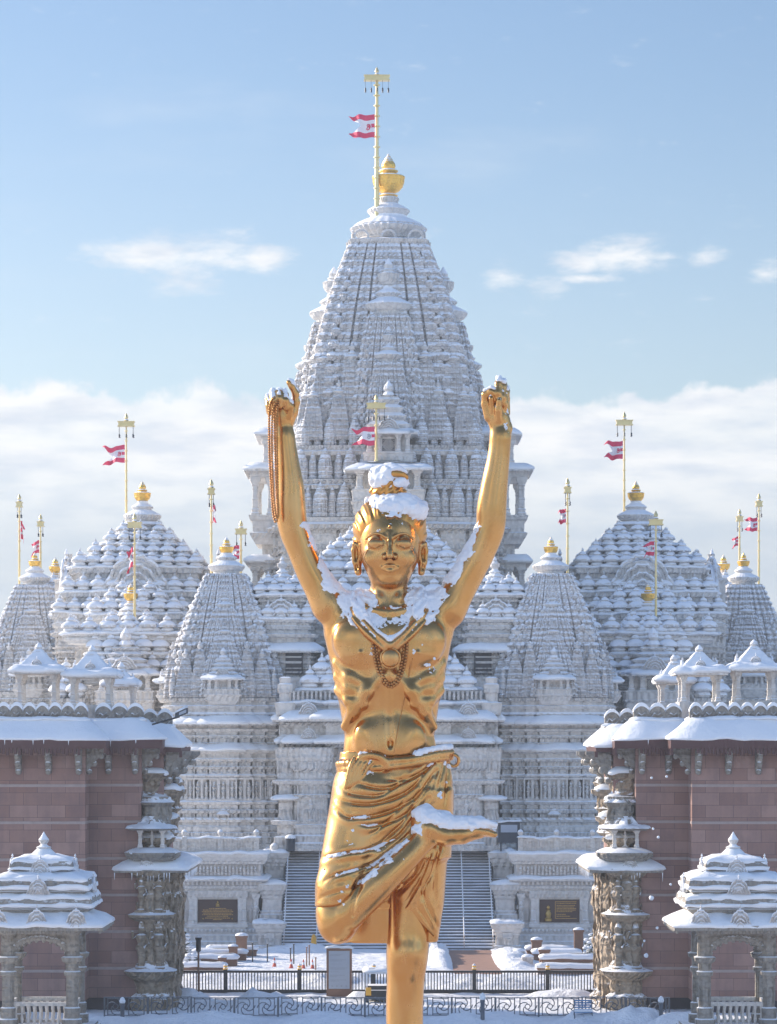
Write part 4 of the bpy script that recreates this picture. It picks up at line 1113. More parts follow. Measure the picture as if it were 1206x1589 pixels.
    mb = MB(); mould(mb, P2, [(zr1-.7, -.2), (zr0-.62, .95), (zr0-.25, 1.0), (zr1-.3, 0)]); e2 = mb.build('eave_roof', REDEAVE, t)
    sb = MB(); snow_ledge(sb, P2, zr0-.25, 0, 1.02, zr1-zr0, .14, .35, 3+s, .12); sb.build('snow_layer', SNOWM, e2, smooth=True)
    p = resamp(P2, .19); nr = normals(p); mb = MB()
    for k, (x, y) in enumerate(off(p, nr, .95)): mb.box(x-.07, x+.07, y-.05, y+.05, zr0-.87-.05*(k % 3), zr0-.58)
    mb.build('fascia_trim', REDEAVE, t)
    # carved end pier, face to the forecourt
    pr_t = t
    def PP(a0, a1, b0, b1): 
        x0, x1 = sorted((MX(a0), MX(a1))); return rect(x0, x1, b0, b1)
    aO, aI = 398*u, 334*u     # outer and inner distance of the pier from the centre line
    ac = (aO+aI)/2
    def col(xa, hw, y, prof, name='carved_pier', mat=None):
        mb = MB(); pp = resamp([(MX(xa)+q[0], y+q[1]) for q in stepped(hw, hw, ((.68, .10), (.36, .2)))], .16); nr = normals(pp)
        rings = []
        zs = []
        for i in range(len(prof)-1):
            (z0, o0), (z1, o1) = prof[i], prof[i+1]
            n = max(1, int((z1-z0)/.14))
            for j in range(n): zs.append((z0+(z1-z0)*j/n, o0+(o1-o0)*j/n))
        zs.append(prof[-1])
        for (zz, o) in zs:
            ring = []
            for i, ((x, y_), q) in enumerate(zip(pp, nr)):
                k = .16*(vn(x*4.2+y_*3.1, zz*2.6, 4+s)-.5)+.12*(vn(x*9+y_*8, zz*6.5, 7)-.5)
                ring.append((x+q[0]*(o+k), y_+q[1]*(o+k), zz))
            rings.append(ring)
        mb.loft(rings)
        return mb.build(name, mat or PIER_M, t, ang=70)
    Z = lambda py: WZ(py, 152.5)
    prof = [(0, .25), (Z(1545), .25), (Z(1540), .05), (Z(1520), .10), (Z(1512), .45), (Z(1505), .55), (Z(1500), .1), (Z(1490), .0), (Z(1430), .0), (Z(1424), .35), (Z(1418), .45), (Z(1414), .1), (Z(1400), .02), (Z(1362), .0), (Z(1356), .25), (Z(1350), .3)]
    col(aO-.75, .50, 2.2, prof)
    prof2 = [(0, .2), (Z(1540), .0), (Z(1470), .1), (Z(1440), .0), (Z(1400), .12), (Z(1380), .0), (Z(1340), .2), (Z(1335), .1)]
    for (a, y) in ((ac-.15, 3.3), (ac-.2, 5.0), (ac-.15, 6.8), (ac-.2, 8.6)): col(a, .48, y, prof2)
    wb = MB(); q = PP(ac-.3, aO+1.0, 3.2, 10); mould(wb, q, [(0, 0), (zr0-.4, 0)]); wb.build('pier_wall', PINK, t)
    for (yy, sc_) in ((1502, 1.9), (1412, 1.35)):
        for dx in (-.42, .42): inst('carved_figure', M_FIG2, t, (MX(aO-.75)+dx, 1.62, Z(yy)), rz=dx, sc=sc_)
    # shelf eave with hanging ice, then niche, then consoles stacked under the roof
    pe = PP(aI+.15, aO+.25, 2.0, 9.4)
    eave(t, pe, Z(1349), .0, .75, .45, .16, .16, 41+s, mat=KIOSK_M)
    ic = MB(); pp = resamp(pe, .13); nr = normals(pp); rr = random.Random(4+s)
    for (x, y) in off(pp, nr, .72):
        if rr.random() < .6: ic.lathe([(.03, 0), (.022, -.15), (.002, -.22-.35*rr.random())], 5, x, y, Z(1349)-.08)
    ic.build('icicle_row', SNOWM, t)
    inst('gable_ornament', M_GAB, t, (MX(aO-.6), 1.35, Z(1349)+.1), sc=(.36, .4, .4))
    prof3 = [(Z(1335), .2), (Z(1328), .45), (Z(1322), .5), (Z(1318), .25), (Z(1315), .0)]
    col(aO-.8, .68, 2.3, prof3, 'niche_base', KIOSK_M)
    for q in (-.55, .55):
        for yq in (1.75, 2.85): inst('wall_column', M_COL, t, (MX(aO-.8)+q, yq, Z(1315)), sc=(.9, .9, Z(1287)-Z(1315)))
    inst('carved_figure', M_FIG, t, (MX(aO-.8), 2.1, Z(1313)), sc=.62)
    mb = MB(); mb.box(MX(aO-.8)-.6, MX(aO-.8)+.6, 2.75, 3.0, Z(1315), Z(1287)); mb.build('niche_back', KIOSK_M, t)
    col(aO-.8, .66, 2.3, [(Z(1288), .2), (Z(1285), .4), (Z(1281), .3), (Z(1278), -.1), (Z(1272), -.25), (Z(1266), -.4)], 'niche_roof', KIOSK_M)
    col(aO-1.0, .46, 2.5, [(Z(1281), .1), (Z(1272), .0), (Z(1250), .02), (Z(1245), .2), (Z(1240), .0), (Z(1236), .0)], 'upper_post', KIOSK_M)
    for (a, y, hw, y0, y1) in ((ac+.2, 3.2, .55, 1340, 1300), (ac+.0, 4.0, .6, 1300, 1268), (ac+.2, 3.4, .5, 1268, 1242), (ac-.15, 4.6, .62, 1262, 1226), (ac+.4, 3.8, .6, 1240, 1200), (ac+.1, 5.5, .7, 1300, 1215), (ac+.5, 4.4, .5, 1215, 1180)):
        col(a, hw, y, [(Z(y0), -.1), (Z(y0)+.2, .1), (Z(y0)+.3, .0), (Z(y1)-.35, .02), (Z(y1)-.2, .25), (Z(y1), .3)], 'console', PIER_M)
        sb = MB(); w = hw+.1; snow_ledge(sb, rect(MX(a)-w, MX(a)+w, y-w, y+w), Z(y1), -w*.7, .20, .16, .16, .22, int(y1), .10); sb.build('snow_layer', SNOWM, t, smooth=True)
    # figure brackets spreading below the far eave
    for (a, b) in ((aI+.3, 4.2), (aI+.3, 5.8), (aI+.6, 3.4)): inst('eave_bracket', BR, t, (MX(a), b, zb_-.2), rz=s*-pi/2, sc=1.25)
    return t
side_building(-1, 'shaded pink sandstone building with snowy eave at the left edge')
side_building(1, 'pink sandstone building with sunlit snowy eave corner at the right edge')

# ------------------------------------------------------------------ rooftop kiosks
def rooftop_kiosk(label, px, d, tip, eave_y, foot_y, hwpx):
    u = d/FPX; zf = WZ(foot_y, d)
    t = thing('rooftop_kiosk', label, 'kiosk', (WX(px, d), d, zf), group=None)
    hw = hwpx*u; ze = WZ(eave_y, d)-zf; zt = WZ(tip, d)-zf
    mb = MB(); mould(mb, rect(-hw*.86, hw*.86, -hw*.86, hw*.86), [(-1.0, 0), (.02, 0)]); mb.build('base', PLAINM, t)
    for sx in (-1, 1):
        for sy in (-1, 1): inst('column', M_COL, t, (sx*hw*.68, sy*hw*.68, 0), sc=(1.05, 1.05, ze))
    mb = MB(); mould(mb, rect(-hw*.8, hw*.8, -hw*.8, hw*.8), [(ze-.02, 0), (ze+.14, .04)]); mb.build('beam', PLAINM, t)
    e = eave(t, rect(-hw*.8, hw*.8, -hw*.8, hw*.8), ze+.12, -.1, hw*.24, .18, .1, .16, int(px), step=.2)
    H = zt-ze-.30
    mb = MB(); q = rect(-hw*.8, hw*.8, -hw*.8, hw*.8); pr = []
    for k in range(5):
        f = k/5; pr += [(ze+.28+H*.80*f, -hw*.15-hw*.62*f**.85), (ze+.28+H*.80*f+.05, -hw*.04-hw*.62*f**.85), (ze+.28+H*.80*f+.12, -hw*.05-hw*.62*f**.85)]
    pr.append((ze+.28+H*.80, -hw*.68)); mould(mb, q, pr, False, True)
    mb.lathe([(.26,-.1),(.3,.05),(.17,.14),(.2,.26),(.15,.36),(.03,.5)], 10, 0, 0, ze+.28+H*.74)
    r = mb.build('roof', ROOF_M, t)
    sb = MB(); p = resamp(q, .16); nr = normals(p); rings = []
    N = 16
    for k in range(N+1):
        f = k/N; wv = .06*abs(sin(f*pi*5)); ring = []
        for i, (x, y) in enumerate(p):
            k_ = 1-.86*f**.85+wv*.5/hw
            x, y = x*k_, y*k_
            ring.append((x, y, ze+.36+H*.80*f+.06*vn(x*3, y*3, k+int(px))))
        rings.append(ring)
    sb.loft(rings, False, True); sb.build('snow_layer', SNOWM, r, smooth=True)
    for (a, b, rz) in ((0, -1, 0), (1, 0, pi/2), (-1, 0, -pi/2)):
        inst('gable_ornament', M_GAB, t, (a*hw*.66, b*hw*.66, ze+.32), rz=rz, sc=(hw*.24, .5, hw*.30))
    return t
rooftop_kiosk('leftmost snow-roofed kiosk on the left building roof', 60, 154, 1003, 1047, 1095, 39)
rooftop_kiosk('snow-roofed kiosk on the left building roof, second from the left', 143, 154, 1006, 1053, 1095, 40)
rooftop_kiosk('lower set-back snow-roofed kiosk on the left roof, nearest the temple', 188, 160, 1036, 1067, 1100, 27)
rooftop_kiosk('rightmost snow-roofed kiosk on the right building roof', 1170, 154, 998, 1043, 1088, 40)
rooftop_kiosk('snow-roofed kiosk on the right building roof, second from the right', 1085, 154, 1007, 1049, 1090, 39)
rooftop_kiosk('set-back snow-roofed kiosk on the right roof, nearest the temple', 1046, 160, 1022, 1062, 1095, 29)

# ------------------------------------------------------------------ ground pavilions
def ground_kiosk(s, label):
    d = 138.0; u = d/FPX
    t = thing('arched_pavilion', label, 'pavilion', (s*535*u, d, 0))
    z = lambda py: WZ(py, d)
    H = 60*u
    mb = MB(); mould(mb, rect(-H-.5, H+.5, -H-.5, H+.5), [(-.3, .3), (.25, .3), (.27, .1), (.5, .1), (.52, 0), (.62, 0)]); mb.build('floor', KIOSK_M, t)
    cm = MB()
    zt = z(1441)
    mould(cm, resamp(stepped(.20, .20, ((.6, .06),)), .2), [(.6, .16), (1.0, .16), (1.05, .06), (1.5, .08), (1.55, 0), (2.9, 0), (2.95, .08), (3.1, .1), (3.15, .02), (z(1492), .02), (z(1488), .16), (z(1482), .2), (z(1480), .06), (z(1450), .04), (zt, .16)])
    CM = cm.mesh('pillar', KIOSK_M)
    for sx in (-1, 1):
        for sy in (-1, 1): inst('pillar', CM, t, (sx*H*.82, sy*H*.82, 0))
    # scalloped arches between the pillars
    def arch_mesh():
        mb = MB(); w = H*.82-.17; zs = z(1492); n = 24; inner = []; 
        for i in range(n+1):
            a = pi*i/n; inner.append((-w*cos(a), zs+(zt-.45-zs)*sin(a)**.85))
        fr = []; bk = []
        for (x, zz) in inner: fr.append((x, zz))
        for i in range(n):
            (x0, z0), (x1, z1) = inner[i], inner[i+1]
            mb.add([(x0,-.14,z0),(x1,-.14,z1),(x1,-.14,zt+.02),(x0,-.14,zt+.02),(x0,.14,z0),(x1,.14,z1),(x1,.14,zt+.02),(x0,.14,zt+.02)], [(0,1,2,3),(5,4,7,6),(0,4,5,1)])
        for i in range(1, n):
            x, zz = inner[i]; r = math.hypot(x, zz-zs)
            k = 1.13
            mb.ball((x*k, -.16, zs+(zz-zs)*k), .13, 8, 5, sy=.6)
            mb.ball((x*k, .16, zs+(zz-zs)*k), .13, 8, 5, sy=.6)
        for i in range(1, n, 2):
            x, zz = inner[i]; mb.ball((x*.985, 0, zs+(zz-zs)*.985), .085, 8, 5, sy=1.4)
        return mb.mesh('arch', KIOSK_M)
    AM = arch_mesh()
    for (a, b, rz) in ((0,-1,0),(0,1,0),(1,0,pi/2),(-1,0,pi/2)): inst('arch', AM, t, (a*H*.82, b*H*.82, 0), rz=rz)
    # baluster rail
    mb = MB(); w = H*.82-.2
    mb.box(-w, w, -.10, .10, z(1557), z(1551)); mb.box(-w, w, -.08, .08, .62, .74)
    x = -w+.14
    while x < w: mb.lathe([(.07,.0),(.05,.1),(.085,.3),(.05,.5),(.04,.75),(.075,.95),(.07,1.0)], 8, x, 0, .74, sc=1.0); x += .27
    for v in range(len(mb.v)):
        X_, Y_, Z_ = mb.v[v]
        if Z_ <= 1.75 and Z_ > .74 and abs(Y_) < .1: mb.v[v] = (X_, Y_, .74+(Z_-.74)*(z(1557)-.74))
    BM = mb.mesh('baluster_rail', RAIL_M, ang=40)
    for (a, b, rz) in ((0,-1,0),(0,1,0),(1,0,pi/2),(-1,0,pi/2)): inst('baluster_rail', BM, t, (a*H*.82, b*H*.82, 0), rz=rz)
    # eave with dentils and snow, three roof steps, domed cap
    q = rect(-H, H, -H, H)
    e = eave(t, q, z(1434), -.2, 100*u-H, .62, .2, .13, 50+s, mat=KIOSK_M, step=.25)
    mb = MB(); p = resamp(q, .16); nr = normals(p)
    for (x, y) in off(p, nr, 100*u-H-.12): mb.box(x-.05, x+.05, y-.05, y+.05, z(1434)-.26, z(1434)-.06)
    mb.build('dentil_row', KIOSK_M, t)
    for (hwp, ya, yb, nb) in ((82, 1412, 1389, 0), (76, 1386, 1361, 3), (48, 1357, 1335, 2)):
        w = hwp*u; q2 = rect(-w, w, -w, w); h = z(yb)-z(ya)
        mb = MB(); mould(mb, q2, [(z(ya)-.25, -.55), (z(ya), -.25), (z(ya)+h*.2, -.12), (z(ya)+h*.3, -.2), (z(ya)+h*.45, -.06), (z(ya)+h*.6, .0), (z(yb), -.06)])
        tr = mb.build('roof_tier', KIOSK_M, t)
        sb = MB(); p = resamp(q2, .2); nr = normals(p); rings = []
        for k, (o, zz) in enumerate(((-.02, z(ya)+h*.34), (.05, z(ya)+h*.38), (.06, z(ya)+h*.55), (-.06, z(ya)+h*.64), (-.13, z(ya)+h*.66), (-.05, z(ya)+h*.78), (-.03, z(yb)-.02), (-.14, z(yb)+.11), (-.5, z(yb)+.20), (-.8, z(yb)+.28))):
            rings.append([(x*(1+o/w)+.10*(vn(x*2, y*2, k)-.5), y*(1+o/w)+.10*(vn(x*2, y*2, k+3)-.5), zz+.14*(vn(x*1.8, y*1.8, k+8)-.5)) for (x, y) in p])
        sb.loft(rings, False, True); sb.build('snow_layer', SNOWM, tr, smooth=True)
        if nb:
            for (a, b, rz) in ((0, -1, 0), (1, 0, pi/2), (-1, 0, -pi/2)): inst('gable_ornament', M_GAB, t, (a*(w+.02), b*(w+.02), z(ya)+.05), rz=rz, sc=(.46, .5, .55))
    for sx in (-1, 0, 1):
        inst('gable_ornament', M_GAB, t, (sx*60*u, -100*u+.12, z(1434)+.02), sc=(.46, .5, .62))
    mb = MB(); mb.lathe([(1.25,0),(1.2,.08),(1.0,.22),(1.02,.28),(.8,.44),(.82,.5),(.6,.64),(.62,.7),(.42,.82),(.36,.95),(.5,1.05),(.5,1.12),(.3,1.2),(.2,1.3),(.34,1.5),(.36,1.62),(.22,1.8),(.1,2.0),(.02,2.15)], 20, 0, 0, z(1340), sc=.66)
    mb.build('finial', ROOF_M, t, ang=40)
    sb = MB(); sb.lathe([(1.3,.1),(1.25,.22),(1.05,.42),(.85,.60),(.64,.80),(.45,.98)], 20, 0, 0, z(1340)+.03, sc=.66); sb.build('snow_layer', SNOWM, t, smooth=True)
    return t
ground_kiosk(-1, 'arched stone pavilion with snowy stepped roof at the lower left corner')
ground_kiosk(1, 'arched stone pavilion with snowy stepped roof at the lower right corner')

# ------------------------------------------------------------------ flagpoles and flags
def flagpole(label, px, d, ytop, ybot, wide, barpx, thick=.16, rz=0.0):
    u = d/FPX; zb = WZ(ybot, d); h = (ybot-ytop)*u
    t = thing('flagpole', label, 'flagpole', (WX(px, d), d, zb), rz)
    mb = MB(); mb.lathe([(thick*.9, -1.0), (thick*.9, 0), (thick*.7, h*.5), (thick*.55, h)], 10)
    n = max(3, int(h/.75))
    for i in range(n): mb.lathe([(thick*.7, -.05), (thick*1.25, -.04), (thick*1.25, .04), (thick*.7, .05)], 10, 0, 0, h*(i+.5)/n)
    mb.build('pole', POLE_M, t, ang=40)
    w = barpx*u
    bb = MB(); bb.box(-w, w, -.28, .28, h-.02, h+.30); bb.box(-w-.06, w+.06, -.33, .33, h+.28, h+.36); bb.box(-w-.06, w+.06, -.33, .33, h-.06, h+.02)
    b = bb.build('crossbar', POLE_M, t)
    tb = MB(); tb.lathe([(.12,.36),(.2,.45),(.1,.55),(.16,.64),(.14,.76),(.02,1.0)], 10, 0, 0, h, sc=1.0); tb.build('pole_tip', POLE_M, b, ang=40)
    k = max(2, int(w/.16)); bl = MB()
    for i in range(k):
        x = -w+.06+(2*w-.12)*i/max(1, k-1)
        for yy in (-.24, .24):
            L = .75+.1*((i*3) % 3); bl.tube([(x, yy, h-.05), (x, yy, h-L)], .012, 4)
            for q in (0, .14): bl.lathe([(.02,.12),(.055,.06),(.075,0),(.08,-.02)], 6, x, yy, h-L-q)
    bl.build('bell_row', BELL_M, b)
    return t
def flag(label, px, d, x0, x1, y0, y1, stripes, wave=.35, seed=0, droop=.0, fold=1.0):
    """swallow-tailed flag: red, white, red bands with a small red device; hoist at pixel x1, fly toward x0"""
    u = d/FPX; L = abs(x1-x0)*u; Hh = (y1-y0)*u; sg = -1 if x0 < x1 else 1
    t = thing('flag', label, 'flag', (WX(x1, d)+sg*.12, d, WZ(y1, d)))
    NX, NY = 26, 30
    parts = {0: MB(), 1: MB(), 2: MB(), 3: MB()}
    def pt(i, j):
        v = j/NY; edge = 1-.48*(1-abs(2*v-1))          # swallow tail
        s = i/NX*edge*L
        q = s/L
        y = wave*sin(q*7+v*2+seed)*q+.16*sin(q*15+seed*1.7)*q+.1*sin(q*9+v*6+seed*2.3)*q
        z = v*Hh*(1-.12*q)-droop*q*q*Hh+.11*Hh*sin(q*6+seed*2.1+v*2)*q+.05*Hh*sin(q*13+seed)*q
        return (sg*s*fold, y, z)
    for j in range(NY):
        for i in range(NX):
            v = (j+.5)/NY; c = 0 if v < stripes[0] else 2 if v > 1-stripes[0] else 1
            if c == 1 and .42 < v < .60 and i*1.0/NX < .22: c = 3
            mb = parts[c]; o = len(mb.v)
            q = [pt(i, j), pt(i+1, j), pt(i+1, j+1), pt(i, j+1)]
            mb.v += q+[(a, b+.02, c_) for a, b, c_ in q]
            mb.f += [(o, o+1, o+2, o+3), (o+7, o+6, o+5, o+4)]
    parts[0].build('red_band', REDF, t, smooth=True); parts[2].build('red_band', REDF, t, smooth=True); parts[3].build('red_patch', REDF, t, smooth=True); parts[1].build('white_field', WHITEF, t, smooth=True)
    mb = MB()
    a, b, c = pt(9, NY//2)
    def surf(fx, fv):
        p = pt(int(max(0, min(NX-1, fx*NX))), int(max(0, min(NY-1, fv*NY)))); return (p[0], p[1]-.035, p[2])
    mb.tube([surf(.42+.11*cos(2*pi*k/10), .5+.13*sin(2*pi*k/10)) for k in range(10)], .02*max(1, Hh), 4, closed=True)
    mb.ball(surf(.42, .5), .06*Hh, 6, 4, sy=.3)
    mb.build('emblem', REDF if d > 230 else GREYP, t)
    return t
flagpole('tallest flagpole, beside the gold finial on the central tower', 585, 239, 124, 316, 1, 19, .20)
flag('red and white swallow-tailed flag flying highest, on the central tower', 585, 238.6, 543, 584, 177, 213, (.24,), .3, 1)
flagpole('short flagpole with a crossbar just above the statue topknot', 584, 229.5, 633, 742, 1, 14, .13)
flag('red and white flag just above the statue topknot', 584, 229.2, 547, 584, 662, 691, (.26,), .3, 2)
for (lab, flab, px, d, y0, y1, bar, fx0, fy0, fy1, wv, sd, dr, fold) in (
    ('flagpole rising behind the left bell-roofed hall', 'red and white flag left of the statue, above the left bell-roofed hall', 196, 241.5, 661, 800, 12, 161, 690, 718, .3, 3, .1, 1),
    ('flagpole rising behind the right bell-roofed hall', 'red and white flag right of the statue, above the right bell-roofed hall', 969, 241.5, 659, 800, 12, 939, 684, 712, .3, 4, .0, 1),
    ('outermost flagpole at the far left edge', 'furled red and white flag at the far left edge', 30, 248.5, 786, 893, 4, 37, 808, 836, .6, 5, .2, .8),
    ('shorter second flagpole from the far left edge', 'red and white flag just above the far left gold finial', 63, 263.5, 816, 865, 4.5, 50, 838, 858, .4, 6, .3, 1),
    ('slim flagpole just left of the raised left forearm', 'narrow drooping red flag just left of the raised left forearm', 328, 215.6, 766, 872, 4.5, 335, 782, 808, .5, 7, .25, .7),
    ('flagpole partly hidden beside the left elbow of the statue', 'red and white flag beside the left elbow of the statue', 374, 233, 828, 880, 8, 360, 846, 867, .2, 8, .0, 1),
    ('flagpole with a crossbar in front of the left bell-roofed hall', 'drooping red flag in front of the left bell-roofed hall', 209, 224.3, 818, 955, 10, 197, 848, 880, .4, 9, .35, .8),
    ('slim flagpole just right of the raised right elbow', 'red and white flag just right of the raised right elbow', 881, 215.6, 764, 880, 4.5, 866, 789, 811, .4, 10, .15, .85),
    ('flagpole with a crossbar in front of the right bell-roofed hall', 'red and white flag in front of the right bell-roofed hall', 1018, 224.3, 814, 955, 10, 1001, 840, 862, .3, 11, .1, 1),
    ('shorter second flagpole from the far right edge', 'small drooping red flag above the far right gold finial', 1148, 263.5, 808, 860, 4.5, 1137, 832, 847, .3, 12, .25, .9),
    ('outermost flagpole at the far right edge', 'red and white flag at the far right edge', 1178, 248.5, 785, 893, 4.5, 1157, 803, 824, .3, 13, .0, 1)):
    flagpole(lab, px, d, y0, y1, 0, bar, .10)
    flag(flab, px, d-.25, fx0, px, fy0, fy1, (.27,), wv, sd, dr, fold)

# ------------------------------------------------------------------ forecourt
def fence(label, px0, px1, posts, d=162.0):
    t = thing('iron_fence', label, 'fence', ((WX(px0, d)+WX(px1, d))/2, d, 0)); cx = t.location.x
    x0, x1 = WX(px0, d)-cx, WX(px1, d)-cx; H = 1.32
    mb = MB(); mb.box(x0, x1, -.05, .05, H-.12, H); mb.box(x0, x1, -.04, .04, .12, .32); 
    n = int((x1-x0)/.16)
    for i in range(n+1):
        x = x0+(x1-x0)*i/n; mb.box(x-.026, x+.026, -.026, .026, .3, H-.1)
    mb.build('panel', IRON, t)
    for p in posts:
        x = WX(p, d)-cx; mb = MB(); mb.box(x-.10, x+.10, -.10, .10, -.1, H+.06); o = mb.build('post', IRON, t)
        cb = MB(); cb.lathe([(.13,0),(.13,.06),(.09,.1),(.12,.2),(.02,.3)], 10, x, 0, H+.06); cb.build('post_cap', FINIAL, o, ang=40)
    x = (px0*.5+px1*.5)
    return t
fence('black iron fence with gold-topped posts left of the statue leg', 262, 600, (350, 465, 580))
fence('black iron fence with gold-topped posts right of the statue leg', 655, 945, (736, 850))

# ornamental barriers: a square with a pinwheel of curved bars in every other bay
def make_barrier():
    t = thing('barrier', 'x', 'barrier', (0, 148, 0), group='ornamental barriers in a row')
    w = 2.06
    mb = MB()
    for x in (0, w): mb.box(x-.035, x+.035, -.025, .025, .05, 1.06)
    mb.box(0, w, -.022, .022, 1.02, 1.06); mb.box(0, w, -.02, .02, .16, .20)
    for f in (-.02, w-.02): mb.box(f, f+.06, -.3, .3, .03, .07)
    mb.build('frame', STEEL, t)
    for k in range(2):
        mb = MB(); x0 = .16+k*1.0; s = .74
        for x in (x0, x0+s): mb.box(x-.024, x+.024, -.014, .014, .2, 1.02)
        for zz in (.24, .98): mb.box(x0, x0+s, -.013, .013, zz-.02, zz+.02)
        c = (x0+s/2, .61)
        for q in range(4):
            a0 = q*pi/2; pts = []
            for i in range(9):
                a = a0+i/8*pi*.55; r = .12+.34*(i/8)**.9; pts.append((c[0]+r*cos(a), 0, c[1]+r*sin(a)*.98))
            mb.tube(pts, .026, 5)
        mb.tube([(c[0]+.12*cos(2*pi*i/12), 0, c[1]+.12*sin(2*pi*i/12)) for i in range(12)], .022, 4, closed=True)
        mb.build('pinwheel', STEEL, t)
    return t
bar0 = make_barrier()
lab = ['leftmost ornamental barrier in the row, by the left arched pavilion', 'second ornamental barrier from the left, before the left carved pier', 'third ornamental barrier from the left, under the thin lamp post', 'ornamental barrier between the thin lamp post and the sign board', 'ornamental barrier just left of the sign board', 'ornamental barrier directly below the sign board', 'ornamental barrier just right of the statue leg', 'second ornamental barrier right of the statue leg', 'third ornamental barrier right of the statue leg', 'ornamental barrier left of the blue folding chair', 'ornamental barrier behind the blue folding chair', 'ornamental barrier before the right carved pier', 'rightmost ornamental barrier in the row, by the right arched pavilion']
XS = [WX(162, 148)+2.08*i for i in range(13)]
for i, x in enumerate(XS):
    o = bar0 if i == 0 else copy_tree(bar0)
    o.location = (x, 148+.25*sin(i*1.9), .0); o.rotation_euler = (0, 0, .05*sin(i*2.3)); o['label'] = lab[i]
# sign board
t = thing('sign_board', 'tall printed notice board in a brown frame beside the bent knee', 'sign', (WX(526.5, 160), 160, 0))
mb = MB(); mb.box(-.66, .66, -.05, .10, 0, 2.62); mb.box(-.70, .70, -.12, .16, 0, .12); mb.build('frame', WOOD, t)
mb = MB(); mb.box(-.54, .54, -.075, -.052, .52, 2.48); p_ = mb.build('sheet', SIGNW, t)
mb = MB(); rr = random.Random(3)
for zz, ww in ((2.30,.6),(2.24,.4),(2.02,.7),(1.96,.5),(1.80,.5),(1.60,.75),(1.54,.6),(1.40,.4),(1.22,.65),(1.16,.3),(.98,.75),(.92,.4)):
    x = -.46
    while x < -.46+ww*1.1:
        l = rr.uniform(.03, .09); mb.box(x, x+l, -.082, -.076, zz-.016, zz+.016); x += l+.02
for q in range(4): mb.box(-.4+.24*q, -.32+.24*q, -.082, -.076, .62, .70)
mb.build('print', GREYP, p_)
mb = MB(); snow_ledge(mb, rect(-.64, .64, -.04, .09), 2.62, -.04, .03, .03, .08, .15, 3, .02); mb.build('snow_layer', SNOWM, t, smooth=True)
# thin lamp post on the left
t = thing('lamp_post', 'thin post with a dark top and brass foot by the left carved pier', 'post', (WX(308, 158), 158, 0))
mb = MB(); mb.lathe([(.09,0),(.09,.35),(.05,.4),(.05,2.6)], 10); mb.build('shaft', WOOD, t, ang=40)
mb = MB(); mb.lathe([(.11,.0),(.12,.3),(.06,.42)], 10); mb.build('foot', POLE_M, t, ang=40)
mb = MB(); mb.lathe([(.05,2.55),(.13,2.6),(.13,3.15),(.17,3.2),(.17,3.3),(.03,3.34)], 12); mb.build('lamp_head', IRON, t, ang=40)
# low planters with snow
def planter(label, x0, x1, y, h, dpt=.9):
    t = thing('planter', label, 'planter', ((x0+x1)/2, y, 0)); w = (x1-x0)/2
    mb = MB(); mould(mb, rect(-w, w, -dpt/2, dpt/2), [(-.1, .04), (.12, .04), (.14, 0), (h-.14, 0), (h-.12, .06), (h, .07)]); mb.build('box', WOOD if True else PATH, t)
    mb = MB(); p = resamp(rect(-w, w, -dpt/2, dpt/2), .2); nr = normals(p); rings = []
    for (o, zz) in ((.09, h-.03), (.14, h+.06), (.06, h+.17), (-.15, h+.24), (-.35, h+.26)): rings.append([(x+.05*(vn(x*3, y_*3, 1)-.5), y_, zz+.07*(vn(x*2.2+y, y_*2, 2)-.5)) for (x, y_) in off(p, nr, o)])
    mb.loft(rings, False, True); mb.build('snow_layer', SNOWM, t, smooth=True)
for i, (a, b, y, h) in enumerate(((322, 398, 191, .55), (300, 382, 187, .6), (285, 368, 182, .62), (283, 350, 177, .5))):
    planter(('rearmost', 'second', 'third', 'nearest')[i]+' of the four snowy brown planters left of the stairs', WX(a, y), WX(b, y), y, h)
for i, (a, b, y, h) in enumerate(((818, 883, 191, .55), (828, 900, 187, .6), (840, 922, 182, .62), (835, 930, 176, .5))):
    planter(('rearmost', 'second', 'third', 'nearest')[i]+' of the four snowy brown planters right of the stairs', WX(a, y), WX(b, y), y, h)
# sloped wooden gates / plaques standing among the planters
def pillar(label, px, y, w, h, kind='short_pillar', mat=None):
    t = thing(kind, label, 'pillar', (WX(px, y), y, 0))
    mb = MB(); mould(mb, rect(-w/2, w/2, -w/2, w/2), [(-.1, .05), (.15, .05), (.17, 0), (h-.15, 0), (h-.13, .05), (h, .05)]); mb.build('shaft', mat or WOOD, t)
    mb = MB(); mb.ball((0, 0, h), w*.62, 10, 6, sz=.45); mb.build('snow_cap', SNOWM, t, smooth=True)
for (lab_, px, y, w, h) in (('brown pillar rising from the rearmost left planter', 375, 190, .65, 1.45), ('brown pillar between the left planters, slightly lower', 362, 186, .5, 1.05), ('low brown pillar at the near end of the left planters', 345, 179, .4, .85),
                    ('brown pillar rising from the rearmost right planter', 833, 190, .6, 1.2), ('square brown pillar right of the right planters', 898, 191, .55, 1.75), ('low brown pillar between the right planters', 845, 184, .6, 1.0),
                    ('white stone stump with snow left of the right planters', 806, 187, .6, .7), ('small snowy stump nearer the fence on the right', 819, 183, .6, .62)):
    pillar(lab_, px, y, w, h, mat=(PLAINM if 'stump' in lab_ else WOOD))
